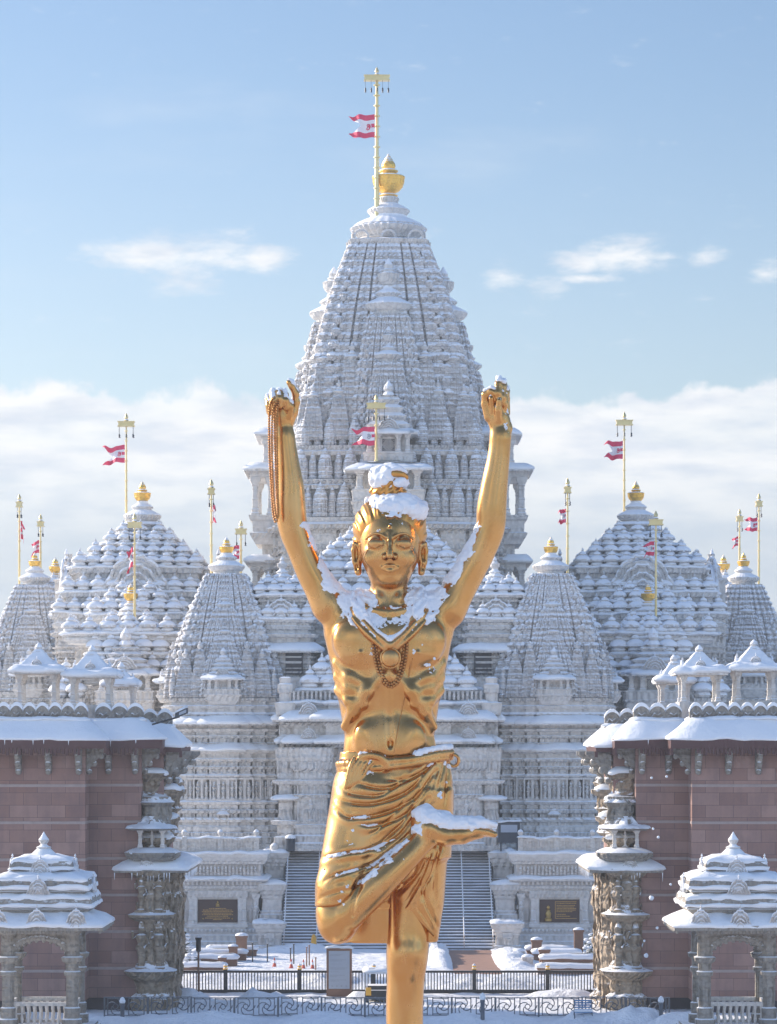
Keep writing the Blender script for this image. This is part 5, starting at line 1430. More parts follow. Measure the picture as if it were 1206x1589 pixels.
# snow-laden evergreen shrubs
def shrub(label, px, y, h, seed):
    t = thing('evergreen_shrub', label, 'shrub', (WX(px, y), y, 0)); rr = random.Random(seed)
    tr = MB(); tr.tube([(0, 0, 0), (.05, 0, h*.5), (-.03, .03, h*.9)], .05, 6, .015); tr.build('stem', WOOD, t)
    lf = MB(); sn = MB()
    for k in range(420):
        a = rr.uniform(0, 2*pi); zz = rr.random()**.8*h; r = (1-zz/h)**.7*.75*sqrt(rr.random())+.05
        r *= 1+.35*sin(a*3+zz*4)
        x, y_, s = r*cos(a), r*sin(a), rr.uniform(.06, .13); d1 = rr.uniform(0, pi); dx, dy, dz = s*cos(d1), s*sin(d1), rr.uniform(-.05, .05)
        lf.add([(x-dx, y_-dy, zz-dz), (x+dy*.5, y_-dx*.5, zz+.03), (x+dx, y_+dy, zz+dz), (x-dy*.5, y_+dx*.5, zz-.03)], [(0, 1, 2, 3)])
        if k % 4 == 0 and r > .15: sn.ball((x, y_, zz+.07), s*1.5, 7, 5, sz=.5)
    lf.build('foliage', GREEN, t); sn.build('snow_layer', SNOWM, t, smooth=True)
shrub('snow-laden evergreen shrub beside the left carved pier', 286, 186, 1.9, 3)
shrub('low snowy evergreen shrub at the foot of the left pier', 296, 181, .9, 6)
shrub('snow-laden evergreen shrub beside the right carved pier', 922, 188, 1.7, 9)
# crowd-control posts, cones
def stanchion(label, px, y, h, mat, name='stanchion'):
    t = thing(name, label, 'post', (WX(px, y), y, 0)); mb = MB(); mb.lathe([(.16,0),(.16,.04),(.04,.07),(.035,h),(.055,h),(.055,h+.06),(.01,h+.08)], 10); mb.build('post', mat, t, ang=40)
for i, (px, y, h) in enumerate(((392, 186, 1.2), (415, 186, 1.15), (451, 182, 1.15), (456, 184, 1.25), (476, 182, 1.2), (480, 183, 1.25), (490, 179, .8))):
    o = stanchion(('leftmost dark post', 'second dark post', 'third dark post', 'fourth dark post', 'fifth dark post', 'sixth dark post', 'last low dark post')[i]+' of the queue line on the snow left of the sign board', px, y, h, WOOD if i > 3 else IRON)
def cone(label, px, y):
    t = thing('traffic_cone', label, 'cone', (WX(px, y), y, .05)); mb = MB(); mb.box(-.15, .15, -.15, .15, 0, .05); mb.lathe([(.12,.05),(.075,.27)], 12); mb.lathe([(.055,.42),(.025,.58),(.0,.59)], 12); mb.build('body', ORANGE, t)
    mb = MB(); mb.lathe([(.077,.27),(.055,.42)], 12); mb.build('stripe', WHITEP, t)
for i, (px, y) in enumerate(((426, 182), (452, 181), (471, 180.5), (485, 180.5))): cone(('leftmost', 'second', 'third', 'rightmost')[i]+' small orange cone on the snow left of the sign board', px, y)
t = thing('attendant_post', 'amber post on the bottom step left of the statue knee', 'post', (WX(487, 197), 197, 0)); mb = MB(); mb.lathe([(.2,0),(.2,.1),(.16,.15),(.17,.8),(.12,1.0),(.06,1.1)], 12); mb.build('shaft', ORANGE2, t, ang=40)
# utility cart parked behind the standing leg
t = thing('utility_cart', 'small dark utility cart with snowy roof behind the standing leg', 'cart', (WX(590, 157), 157, 0))
mb = MB(); mb.box(-.75, .75, -1.1, 1.1, .32, .75); mb.box(-.72, .72, -.6, .7, .75, .95); mb.build('body', IRON, t)
mb = MB()
for sx in (-.66, .66):
    for sy in (-.9, .8): mb.box(sx-.03, sx+.03, sy-.03, sy+.03, .75, 1.6)
mb.box(-.75, .75, -1.0, .95, 1.58, 1.66); rf = mb.build('canopy', WHITEP, t)
mb = MB(); snow_ledge(mb, rect(-.75, .75, -1.0, .95), 1.66, -.6, .02, .08, .1, .2, 5, .02); mb.build('snow_layer', SNOWM, rf, smooth=True)
for sx in (-.68, .68):
    for sy in (-.8, .75):
        mb = MB(); pts = [(sx, sy+.27*cos(2*pi*k/16), .32+.27*sin(2*pi*k/16)) for k in range(16)]; mb.tube(pts, .09, 8, closed=True); mb.build('wheel', BELL_M, t, smooth=True)
mb = MB(); mb.box(-.72, -.45, -1.16, -1.1, .5, .9); mb.build('tail_panel', ORANGE2, t)
# folded chair in front of the barrier and other low things
t = thing('folding_chair', 'blue folding chair in the snow before the barriers on the right', 'chair', (WX(905, 146), 146, .05))
mb = MB()
for x in (-.42, .42): mb.tube([(x, -.35, 0), (x, .25, 1.0)], .025, 6); mb.tube([(x, .35, 0), (x, -.1, .55)], .025, 6)
mb.build('frame', STEEL, t)
for k in range(6):
    mb = MB(); y = .25-.06*k*1.0; z_ = .98-.1*k; mb.box(-.42, .42, y-.02, y+.02, z_-.035, z_+.035); mb.build('slat', BLUEP, t)
mb = MB(); mb.box(-.42, .42, -.38, .02, .46, .50); mb.build('seat', BLUEP, t)
mb = MB(); mb.box(-.42, .42, -.38, .02, .505, .60); mb.build('snow_layer', SNOWM, t)
for i, (px, h) in enumerate(((749, 1.5), (1026, 1.35), (190, 1.3))):
    t = thing('short_bollard', ('snow-topped bollard right of the statue leg before the barriers', 'snow-topped bollard by the right pavilion', 'snow-topped bollard by the left pavilion')[i], 'bollard', (WX(px, 145), 145, 0))
    mb = MB(); mb.lathe([(.10,0),(.10,h*.7),(.12,h*.72),(.11,h*.8)], 10); mb.build('shaft', STEEL, t, ang=40)
    mb = MB(); mb.lathe([(.12,h*.78),(.15,h*.85),(.10,h*.95),(.03,h)], 10); mb.build('snow_cap', SNOWM, t, smooth=True)
# information cabinet on the terrace behind the raised foot, gateway scanner left of the door
t = thing('information_screen', 'dark framed display panel on the terrace right of the raised foot', 'display', (WX(790, 206), 206, PZ))
mb = MB(); mb.box(-.72, .72, -.1, .1, .55, 1.95); mb.box(-.6, -.5, -.3, .3, 0, .6); mb.box(.5, .6, -.3, .3, 0, .6); mb.build('cabinet', BELL_M, t)
mb = MB(); mb.box(-.55, .55, -.125, -.102, 1.25, 1.75); mb.build('screen', SIGNW, t)
mb = MB(); snow_ledge(mb, rect(-.72, .72, -.1, .1), 1.95, -.06, .03, .03, .08, .2, 2, .02); mb.build('snow_layer', SNOWM, t, smooth=True)
t = thing('heater_drum', 'dark snow-topped drum on the terrace left of the doorway', 'drum', (WX(451, 206), 206, PZ))
mb = MB(); mb.lathe([(.28,0),(.30,.1),(.30,.75),(.34,.8),(.34,.9)], 16); mb.build('body', BELL_M, t, ang=40)
mb = MB(); mb.ball((0, 0, .9), .36, 14, 8, sz=.6); mb.build('snow_cap', SNOWM, t, smooth=True)
# floodlight on the left roof
t = thing('floodlight', 'dark floodlight on an arm over the left building eave', 'floodlight', (WX(255, 152), 152, WZ(1118, 152)))
mb = MB(); mb.tube([(-.6, 0, -.2), (.1, 0, .0), (.75, 0, .18)], .05, 6); mb.build('arm', IRON, t)
mb = MB(); mb.loft([[(.55,-.3,.10),(.55,.3,.10),(.55,.3,.34),(.55,-.3,.34)],[(1.15,-.34,.35),(1.15,.34,.35),(1.15,.34,.62),(1.15,-.34,.62)]]); mb.build('lamp_housing', BELL_M, t)
mb = MB(); mb.loft([[(.75,-.345,.25),(1.1,-.345,.38),(1.1,-.345,.54),(.75,-.345,.38)],[(.75,-.355,.25),(1.1,-.355,.38),(1.1,-.355,.54),(.75,-.355,.38)]]); mb.build('lamp_glass', SIGNW, t)
mb = MB(); mb.loft([[(.53,-.3,.35),(.53,.3,.35),(.57,.22,.46),(.57,-.22,.46)],[(1.15,-.33,.63),(1.15,.33,.63),(1.12,.25,.74),(1.12,-.25,.74)]]); mb.build('snow_layer', SNOWM, t, smooth=True)
# clumps of snow dropping from the right eave
rr = random.Random(2)
FC = [(1010,1393,.12),(1002,1482,.11),(1020,1440,.07),(1000,1460,.06),(1040,1372,.06),(1021,1299,.07),(1013,1286,.06),(1011,1207,.06),(1034,1205,.06),]
for i, (px, py, r) in enumerate(FC):
    mb = MB(); mb.ball((0, 0, 0), r, 10, 7)
    mb.v = [(a*(1+.3*(vn(a*20, c*20, i)-.5)), b, c*(1+.3*(vn(c*18, a*18, i+5)-.5))) for a, b, c in mb.v]
    o = mb.build('snow_clump', SNOWM, smooth=True, loc=(WX(px, 147.2), 147.2-.4*rr.random(), WZ(py, 147.2)))
    tag(o, ('largest white snow clump falling past the right pink wall' if i == 0 else 'second largest snow clump falling low past the right pink wall' if i == 1 else 'small snow clump falling past the right pink wall'), 'snow clump', 'snow clumps falling from the right eave')

# ------------------------------------------------------------------ the gold statue: signed-distance sculpting
# Work units: 1/80 m. x grows to the right (603 = centre line), y grows downward (1160 = eye level), w grows away from the camera.
SD = 60.0; SU = 80.0; HG = 1.5
class Fld:
    def __init__(s, x0, x1, y0, y1, w0, w1):
        s.i0 = int(math.floor(x0/HG)); s.k0 = int(math.floor(-y1/HG)); s.j0 = int(math.floor(w0/HG))
        s.n = (int((x1-x0)/HG)+2, int((w1-w0)/HG)+2, int((y1-y0)/HG)+2)
        s.d = np.full(s.n, 60.0, dtype=np.float32)
    def win(s, x0, x1, y0, y1, w0, w1):
        a = (max(0, int(x0/HG)-s.i0), max(0, int(math.floor(w0/HG))-s.j0), max(0, int(math.floor(-y1/HG))-s.k0))
        b = (min(s.n[0], int(x1/HG)-s.i0+2), min(s.n[1], int(math.floor(w1/HG))-s.j0+2), min(s.n[2], int(math.floor(-y0/HG))-s.k0+2))
        if any(b[q] <= a[q] for q in range(3)): return None
        sl = tuple(slice(a[q], b[q]) for q in range(3))
        x = ((np.arange(a[0], b[0])+s.i0)*HG).astype(np.float32)[:, None, None]
        w = ((np.arange(a[1], b[1])+s.j0)*HG).astype(np.float32)[None, :, None]
        y = (-(np.arange(a[2], b[2])+s.k0)*HG).astype(np.float32)[None, None, :]
        return sl, x, y, w
    def put(s, fn, box, k, mode='u'):
        m = k+8
        r = s.win(box[0]-m, box[1]+m, box[2]-m, box[3]+m, box[4]-m, box[5]+m)
        if r is None: return
        sl, x, y, w = r
        b = fn(x, y, w).astype(np.float32); a = s.d[sl]
        if mode == 'u':
            if k > 0: h = np.maximum(k-np.abs(a-b), 0)/k; s.d[sl] = np.minimum(a, b)-h*h*k*.25
            else: s.d[sl] = np.minimum(a, b)
        elif mode == 's':
            b = -b; h = np.maximum(k-np.abs(a-b), 0)/max(k, 1e-6); s.d[sl] = np.maximum(a, b)+h*h*k*.25
        else: s.d[sl] = a+b
    def cone(s, p, q, r0, r1, k=8, mode='u', fl=1.0):
        p = np.array(p, float); q = np.array(q, float); v = q-p; L2 = float(v @ v)+1e-9; R = max(r0, r1)
        def f(x, y, w):
            t = np.clip(((x-p[0])*v[0]+(y-p[1])*v[1]+(w-p[2])*v[2])/L2, 0, 1)
            return np.sqrt((x-p[0]-t*v[0])**2+(y-p[1]-t*v[1])**2+((w-p[2]-t*v[2])/fl)**2)-(r0+(r1-r0)*t)
        s.put(f, (min(p[0], q[0])-R, max(p[0], q[0])+R, min(p[1], q[1])-R, max(p[1], q[1])+R, min(p[2], q[2])-R, max(p[2], q[2])+R), k, mode)
    def chain(s, pts, rs, k=5, mode='u', fl=1.0):
        for i in range(len(pts)-1): s.cone(pts[i], pts[i+1], rs[i], rs[i+1], k, mode, fl)
    def curve(s, pts, k=6, n=7, fl=1.0):
        P = smooth_line(pts, n); s.chain([p[:3] for p in P], [p[3] for p in P], k, 'u', fl)
    def ell(s, c, r, k=8, mode='u', rot=0.0):
        ca, sa = cos(radians(rot)), sin(radians(rot)); R = max(r[0], r[1])
        def f(x, y, w):
            dx, dy = x-c[0], y-c[1]; u = dx*ca+dy*sa; v = -dx*sa+dy*ca; e = (w-c[2])
            q = np.sqrt((u/r[0])**2+(v/r[1])**2+(e/r[2])**2); g = np.sqrt((u/r[0]**2)**2+(v/r[1]**2)**2+(e/r[2]**2)**2)+1e-6
            return q*(q-1)/g
        s.put(f, (c[0]-R, c[0]+R, c[1]-R, c[1]+R, c[2]-r[2], c[2]+r[2]), k, mode)
    def stack(s, tab, k=8, mode='u', pw=2.0):
        """body of elliptical sections: rows (y, cx, half width, cw, half depth)"""
        T = np.array(tab, float)
        def f(x, y, w):
            cx, a, cw, b = [np.interp(y, T[:, 0], T[:, i]) for i in (1, 2, 3, 4)]
            q = (np.abs((x-cx)/a)**pw+np.abs((w-cw)/b)**pw)**(1/pw)
            d = (q-1)*np.minimum(a, b)
            return np.maximum(d, np.maximum(T[0, 0]-y, y-T[-1, 0]))
        s.put(f, (float((T[:, 1]-T[:, 2]).min()), float((T[:, 1]+T[:, 2]).max()), T[0, 0], T[-1, 0], float((T[:, 3]-T[:, 4]).min()), float((T[:, 3]+T[:, 4]).max())), k, mode)
    def mesh(s, name, mat, parent, smooth=2, region=None):
        D = s.d; nx, ny, nz = D.shape; ins = D < 0
        c = np.zeros((nx-1, ny-1, nz-1), dtype=np.int8)
        for a in (0, 1):
            for b in (0, 1):
                for e in (0, 1): c += ins[a:nx-1+a, b:ny-1+b, e:nz-1+e]
        act = (c > 0) & (c < 8); I, J, K = np.nonzero(act)
        idx = np.full(act.shape, -1, dtype=np.int32); idx[I, J, K] = np.arange(len(I))
        acc = np.zeros((len(I), 3)); cnt = np.zeros(len(I))
        for (ax, offs) in ((0, [(0,0,0),(0,1,0),(0,0,1),(0,1,1)]), (1, [(0,0,0),(1,0,0),(0,0,1),(1,0,1)]), (2, [(0,0,0),(1,0,0),(0,1,0),(1,1,0)])):
            for (a, b, e) in offs:
                d0 = D[I+a, J+b, K+e]; d1 = D[I+a+(ax == 0), J+b+(ax == 1), K+e+(ax == 2)]
                m = (d0 < 0) != (d1 < 0); t = np.where(m, d0/np.where(m, d0-d1, 1), 0)
                P = np.stack([np.full(len(I), a, float), np.full(len(I), b, float), np.full(len(I), e, float)], 1); P[:, ax] += t
                acc += P*m[:, None]; cnt += m
        V = acc/cnt[:, None]+np.stack([I, J, K], 1)
        F = []
        for ax in range(3):
            sh = [slice(None)]*3; s2 = [slice(None)]*3; sh[ax] = slice(0, -1); s2[ax] = slice(1, None)
            A = ins[tuple(sh)]; B = ins[tuple(s2)]; x_ = A != B
            i, j, k = np.nonzero(x_)
            o1, o2 = [q for q in range(3) if q != ax]
            ii = [i, j, k]; ok = (ii[o1] > 0) & (ii[o2] > 0) & (ii[o1] < D.shape[o1]-1) & (ii[o2] < D.shape[o2]-1)
            i, j, k = i[ok], j[ok], k[ok]; flip = A[i, j, k]
            def cell(da, db):
                q = [i.copy(), j.copy(), k.copy()]; q[o1] = q[o1]-da; q[o2] = q[o2]-db; return idx[q[0], q[1], q[2]]
            Q = np.stack([cell(1, 1), cell(0, 1), cell(0, 0), cell(1, 0)], 1)
            if ax == 1: flip = ~flip
            Q = np.where(flip[:, None], Q, Q[:, ::-1]); F.append(Q)
        F = np.concatenate(F); F = F[(F >= 0).all(1)]
        if len(F) == 0: return None
        used = np.unique(F); mp = np.full(len(V), -1, dtype=np.int64); mp[used] = np.arange(len(used)); V = V[used]; F = mp[F]
        for _ in range(smooth):       # light relaxation removes the lattice steps
            S_ = np.zeros_like(V); N_ = np.zeros(len(V))
            for q in range(4):
                for r in (1, 3): np.add.at(S_, F[:, q], V[F[:, (q+r) % 4]]); np.add.at(N_, F[:, q], 1)
            V = V*.45+.55*S_/N_[:, None]
        X_ = ((V[:, 0]+s.i0)*HG-CX)/SU; Y_ = SD+(V[:, 1]+s.j0)*HG/SU; Z_ = EYE+(HOR+(V[:, 2]+s.k0)*HG)/SU
        V = np.stack([X_, Y_, Z_], 1)-np.array(ST_LOC)
        me = bpy.data.meshes.new(name)
        me.vertices.add(len(V)); me.vertices.foreach_set('co', V.astype(np.float32).ravel())
        me.loops.add(F.size); me.loops.foreach_set('vertex_index', F.astype(np.int32).ravel())
        me.polygons.add(len(F)); me.polygons.foreach_set('loop_start', np.arange(0, F.size, 4, dtype=np.int32))
        me.update(calc_edges=True); me.validate()
        me.polygons.foreach_set('use_smooth', [True]*len(me.polygons)); me.materials.append(mat)
        o = bpy.data.objects.new(name, me); SC.collection.objects.link(o)
        if parent is not None: o.parent = parent
        return o
def n3(x, y, w, s, seed=0):
    """lattice value noise -1..1 on broadcast coordinate arrays, cell size s"""
    R = np.random.default_rng(seed).random((37, 41, 43)).astype(np.float32)
    def sp(a):
        a = np.asarray(a, np.float32)/s+500; i = np.floor(a).astype(np.int32); f = a-i; return i, f*f*(3-2*f)
    xi, xf = sp(x); yi, yf = sp(y); wi, wf = sp(w); r = 0
    for a in (0, 1):
        for b in (0, 1):
            for c in (0, 1):
                r = r+R[(xi+a) % 37, (yi+b) % 41, (wi+c) % 43]*(xf if a else 1-xf)*(yf if b else 1-yf)*(wf if c else 1-wf)
    return r*2-1
def dist2(x, y, poly):
    """distance in the front plane to a polyline, with a signed side"""
    best = None; side = None
    for (a, b), (c, d) in zip(poly[:-1], poly[1:]):
        vx, vy = c-a, d-b; t = np.clip(((x-a)*vx+(y-b)*vy)/(vx*vx+vy*vy), 0, 1); dx, dy = x-a-t*vx, y-b-t*vy
        r = np.sqrt(dx*dx+dy*dy); sg = np.sign(vx*dy-vy*dx)
        if best is None: best, side = r, sg
        else: side = np.where(r < best, sg, side); best = np.minimum(best, r)
    return best, side
def smooth_line(p, n=6):
    """Catmull-Rom through the points"""
    q = [p[0]]+list(p)+[p[-1]]; o = []
    for i in range(1, len(q)-2):
        for j in range(n):
            t = j/n; o.append(tuple(.5*((2*q[i][c])+(-q[i-1][c]+q[i+1][c])*t+(2*q[i-1][c]-5*q[i][c]+4*q[i+1][c]-q[i+2][c])*t*t+(-q[i-1][c]+3*q[i][c]-3*q[i+1][c]+q[i+2][c])*t**3) for c in range(len(p[0]))))
    o.append(tuple(p[-1])); return o
def SP(x, y, w): return ((x-CX)/SU-ST_LOC[0], SD+w/SU-ST_LOC[1], EYE+(HOR-y)/SU-ST_LOC[2])

PED = 5.0
ST_LOC = ((625-CX)/SU, SD, PED)
stat = thing('gold_statue', 'tall gold statue of a youth, arms raised and one leg folded, dusted with snow', 'statue', ST_LOC)

B = Fld(395, 810, 570, 1812, -120, 96)
# trunk
B.stack([(925,604,34,8,26),(940,604,60,8,32),(955,604,80,6,38),(975,604,84,3,44),(1003,604,86,0,47),(1046,604.5,82.5,0,46),(1099,604,76.5,1,42),(1142,604.5,69.5,2,39),(1176,606,74,2,42),(1220,610,80,2,46),(1260,612,80,2,46)], 10, pw=2.3)
B.cone((604,895,6), (604,960,8), 27, 31, 12)
B.cone((590,935,14), (548,958,8), 22, 26, 14); B.cone((618,935,14), (662,958,8), 22, 26, 14)
# arms
B.cone((540,965,4), (512,942,4), 31, 26, 14)
B.curve([(512,942,4,25.5),(494,910,3,20.5),(480,884,2,19),(466,850,1,18.8),(455,820,0,19.8),(451,788,0,20.8),(450,752,0,18.5),(446,712,0,14.8),(442,672,0,12.5)])
B.cone((527,985,6), (545,1070,6), 23, 18, 14)
B.cone((668,965,4), (694,948,4), 31, 27, 14)
B.curve([(694,948,4,26.5),(714,915,3,21.5),(733,882,2,20),(750,850,1,19),(761,820,0,19.5),(763,788,0,20.2),(768,748,0,17.8),(774,708,0,14.8),(777,674,0,14)])
B.cone((678,985,6), (662,1070,6), 23, 18, 14)
B.cone((462,832,8), (448,812,10), 12, 8, 8); B.cone((757,832,8), (770,812,10), 12, 8, 8)
# chest, collar bones, ribs, belly
for q in (-1, 1):
    B.ell((604+q*43,995,-31), (42,34,19), 16); B.ell((604+q*40,1018,-36), (32,12,12), 12)
    B.chain([(604+q*8,952,-30), (604+q*40,944,-24), (604+q*72,940,-8)], [5,5.5,5], 8)
    for (y0, y1, y2) in ((1032,1052,1062), (1052,1070,1078), (1072,1090,1094)):
        B.chain([(604+q*80,y0,-14), (604+q*62,y1,-33), (604+q*38,y2,-42)], [4.4,4.8,3], 12)
    B.chain([(604+q*12,1052,-44), (604+q*34,1074,-44), (604+q*56,1106,-34), (604+q*70,1128,-18)], [4.5,5.2,5.2,3.5], 12)
    B.ell((604+q*44,1014,-51), (3,3,4), 3)
    B.chain([(604+q*20,905,-8), (604+q*14,930,-20), (604+q*7,950,-26)], [5,5,4], 7)
    B.chain([(604+q*36,1135,-34), (604+q*20,1165,-38)], [7,7], 14)
B.ell((605,1150,-34), (52,34,16), 18)
B.chain([(604,1062,-50), (604,1110,-46), (605,1146,-52)], [4,3.5,3], 8, 's')
B.ell((606,1155,-51), (4,7,7), 5, 's')
B.chain([(604,965,-50), (604,1030,-54)], [3,3], 10, 's')
# head
B.ell((605,834,6), (48,50,52), 6); B.ell((605,862,-4), (44,42,46), 12); B.ell((605,884,-10), (32,29,34), 12); B.ell((605,901,-30), (15,10,12), 9)
for q in (-1, 1):
    B.ell((605+q*26,868,-34), (14,12,10), 12)                                 # cheeks
    B.ell((605+q*20,843.5,-55), (14,7,8), 8, 's')                            # eye hollows
    B.ell((605+q*20.5,846.5,-41.5), (14.5,9,10.6), 4)                        # closed eyelids
    B.chain([(605+q*8,849,-51), (605+q*14,852.5,-52.5), (605+q*21,853.5,-51.5), (605+q*30,851,-46)], [.8,1.2,1.2,.7], 1)   # lash line
    B.chain(smooth_line([(605+q*7,837,-49), (605+q*16,831.5,-49), (605+q*27,832,-45), (605+q*38,840,-35)], 3), [1.3]*10, 4)
    B.ell((605+q*7.5,867,-52), (5,4.5,6), 3)
    B.ell((605+q*3.6,870,-58), (1.8,1.6,4), 1.5, 's')
    # ears with long lobes
    B.ell((605+q*50,860,10), (7,21,13), 4); B.cone((605+q*51,874,8), (605+q*49,888,4), 6.5, 5.5, 4)
    B.ell((605+q*53,860,1), (4,13,7), 3, 's'); B.ell((605+q*52,880,0), (2.5,6,6), 2, 's')
    B.chain([(605+q*50,846,2), (605+q*55,843,6), (605+q*57,854,8), (605+q*56,872,6)], [2.6,3,3,2.6], 3)
B.chain([(605,832,-46), (605,846,-53), (605,860,-60), (605,866,-62)], [4,3.6,4.2,5], 4)
B.ell((605,866,-60), (5.5,4.5,5.5), 3)
B.chain([(605,873,-55.5), (605,878,-54)], [1.5,1.5], 3, 's')
B.chain([(591,882.8,-47.5), (600,880.4,-53), (605,881.2,-54), (610,880.4,-53), (619,882.8,-47.5)], [1.4,3.0,2.8,3.0,1.4], 2.5)
B.chain([(592,885,-47.5), (605,888.4,-53), (618,885,-47.5)], [1.8,4.2,1.8], 2.5)
B.chain([(588,882.6,-49), (598,884,-55), (605,884.2,-57), (612,884,-55), (622,882.6,-49)], [.8,1.1,1.2,1.1,.8], 1.2, 's')
B.ell((605,894.5,-50), (11,3,4), 4, 's')
B.ell((605,820,-45.5), (2.2,2.2,3), 1)
# left hand (viewer's left): beads over the curled fingers, one finger raised
B.cone((442,674,0), (439,648,-1), 12, 14.5, 6, fl=.75); B.cone((439,650,-1), (437,636,-2), 14.5, 13, 5, fl=.7)
B.chain([(449,655,2), (456,640,2), (460,624,1), (459,611,-1), (453,600,-4), (448,594,-6)], [8,6.5,5.6,5.2,4.8,4], 3)
for i, (x, w) in enumerate(((444,-4), (434,-6), (425,-4), (418,2))):
    yt = (614, 611, 614, 621)[i]
    B.chain([(x+1,638,w+6), (x-1,yt+4,w+2), (x-1,yt,w-8), (x,yt+10,w-15), (x+1,yt+21,w-12)], [6.4,6,5.6,5.2,4.6], 2)
B.chain([(449,646,-6), (451,632,-12), (444,624,-16)], [6.5,5.6,4.6], 3)
# right hand: thumb meets the first finger, the others bend over
B.cone((777,674,0), (772,650,0), 14, 15, 6, fl=.75); B.cone((772,650,0), (771,634,0), 15, 14, 5, fl=.7)
B.chain([(758,648,-2), (753,628,-3), (753,613,-6), (762,609,-12), (772,614,-15)], [7,6.2,5.8,5.2,4.4], 2.5)
for (x0, xm, yt, xe, ye, w, r) in ((771,774,593,772,612,-2,5.6), (779,782,597,780,618,1,5.4), (786,787,606,784,628,5,4.8)):
    B.chain([(x0,640,w+5), (xm,yt+12,w+5), (xm,yt,w), (xm-1,yt+4,w-8), (xe,ye,w-13), (xe-1,ye+9,w-9)], [6.5,r,r,r*.97,r*.92,r*.8], 2)
B.chain([(774,652,-8), (773,638,-14), (774,624,-17)], [7,5.8,4.6], 3)
B.chain([(764,640,-6), (763,626,-10), (762,620,-14)], [5.4,4.8,4.2], 2)
B.cone((786,664,2), (782,648,2), 10, 9, 5)
# folded leg: thigh, knee, shin, upturned foot
B.cone((575,1225,-6), (526,1412,-46), 50, 34, 10); B.ell((526,1424,-50), (31,34,33), 12)
B.cone((524,1434,-58),(540,1418,-70),27,24,10); B.curve([(540,1418,-72,23),(566,1393,-80,22),(595,1364,-82,21),(630,1330,-76,18),(658,1300,-66,16)], 3)
B.cone((658,1300,-64), (664,1286,-60), 16.5, 17, 8); B.ell((656,1276,-56), (19,19,20), 8)
B.chain([(664,1284,-62), (690,1294,-62), (715,1293,-62), (742,1289,-62)], [18,16,13.5,11], 9, fl=1.4)
for i in range(5): B.chain([(738,1287,-74+6*i), (753-2*i,1289,-75+6.3*i), (765-3.5*i,1293+i*.4,-75+6.4*i)], [6,5.2-.2*i,4.8-.3*i], 2.5)
def crease(x, y, w):
    r, sd = dist2(x[:, 0, 0][:, None], y[0, 0, :][None, :], smooth_line([(561,1372),(554,1386),(550,1402),(549,1416)], 4))
    return (3.2*np.exp(-(r/3.0)**2))[:, None, :]/(1+np.exp((w+60)/6))
B.put(crease, (520,590,1360,1430,-115,-50), 0, 'add')
# standing leg and foot on the plinth
B.curve([(640,1300,10,42),(636,1400,8,34),(634,1450,4,30),(632,1482,0,29.5),(630,1515,4,26.5),(628,1560,8,26.5),(628,1620,8,25.5),(627,1700,6,17),(626,1760,4,15),(626,1785,4,15)], 6)
B.ell((633,1478,-14), (20,19,18), 10); B.ell((632,1505,-20), (12,14,8), 8)
B.chain([(626,1790,10), (624,1796,-30), (622,1799,-62)], [16,14,10], 8)
for i in range(5): B.chain([(610+6*i,1799,-62+2*i), (608+6.4*i,1801,-82+3*i)], [5.5,4.6], 2)
body = None

# hair swept back from the brow into a topknot
Hh = Fld(535, 680, 708, 905, -70, 96)
Hh.ell((605,820,20), (57.5,54,58), 0); Hh.ell((605,842,30), (56,46,50), 8)
def strands(x, y, w):
    a = np.arctan2(x-605, 40+0*w-(w-10)*.35+0*y); b = np.arctan2(x-605, 905-y)
    g = np.sin(b*46+.8*n3(x, y, w, 22, 5)+ (y-800)*.02*np.sign(x-605))+.6*np.sin(b*95+1.5*n3(x, y, w, 14, 6))
    return .95*g*np.clip((w+46)/12, 0, 1)*np.clip((806-y)/14+(w+30)/16+.6, .15, 1)
Hh.put(strands, (540,670,770,900,-70,90), 0, 'add')
Hh.put(lambda x, y, w: 875-y+0*x+0*w, (535,680,850,905,-70,30), 4, 's') if False else None
Hh.put(lambda x, y, w: np.where(y > 872, 4.0, -4.0)*0-(872-y)+0*x+0*w, (535,680,868,905,-70,96), 3, 's') if False else None
Hh.ell((605,896,30), (70,22,70), 6, 's')
Hh.ell((602,762,16), (29,13,27), 5); Hh.ell((603,749,14), (30,15,27), 3); Hh.ell((608,737,12), (23,12,21), 3); Hh.ell((606,730,14), (15,9,15), 3)
Hh.put(lambda x, y, w: 1.1*np.sin((x-600)*.55+(y-760)*.5)*np.ones_like(w), (572,636,748,772,-20,50), 0, 'add')
Hh.chain(smooth_line([(604,741,-8), (611,736,-12), (622,737,-12), (631,742,-6)], 4), [3]+[4.6]*11+[3], 2)

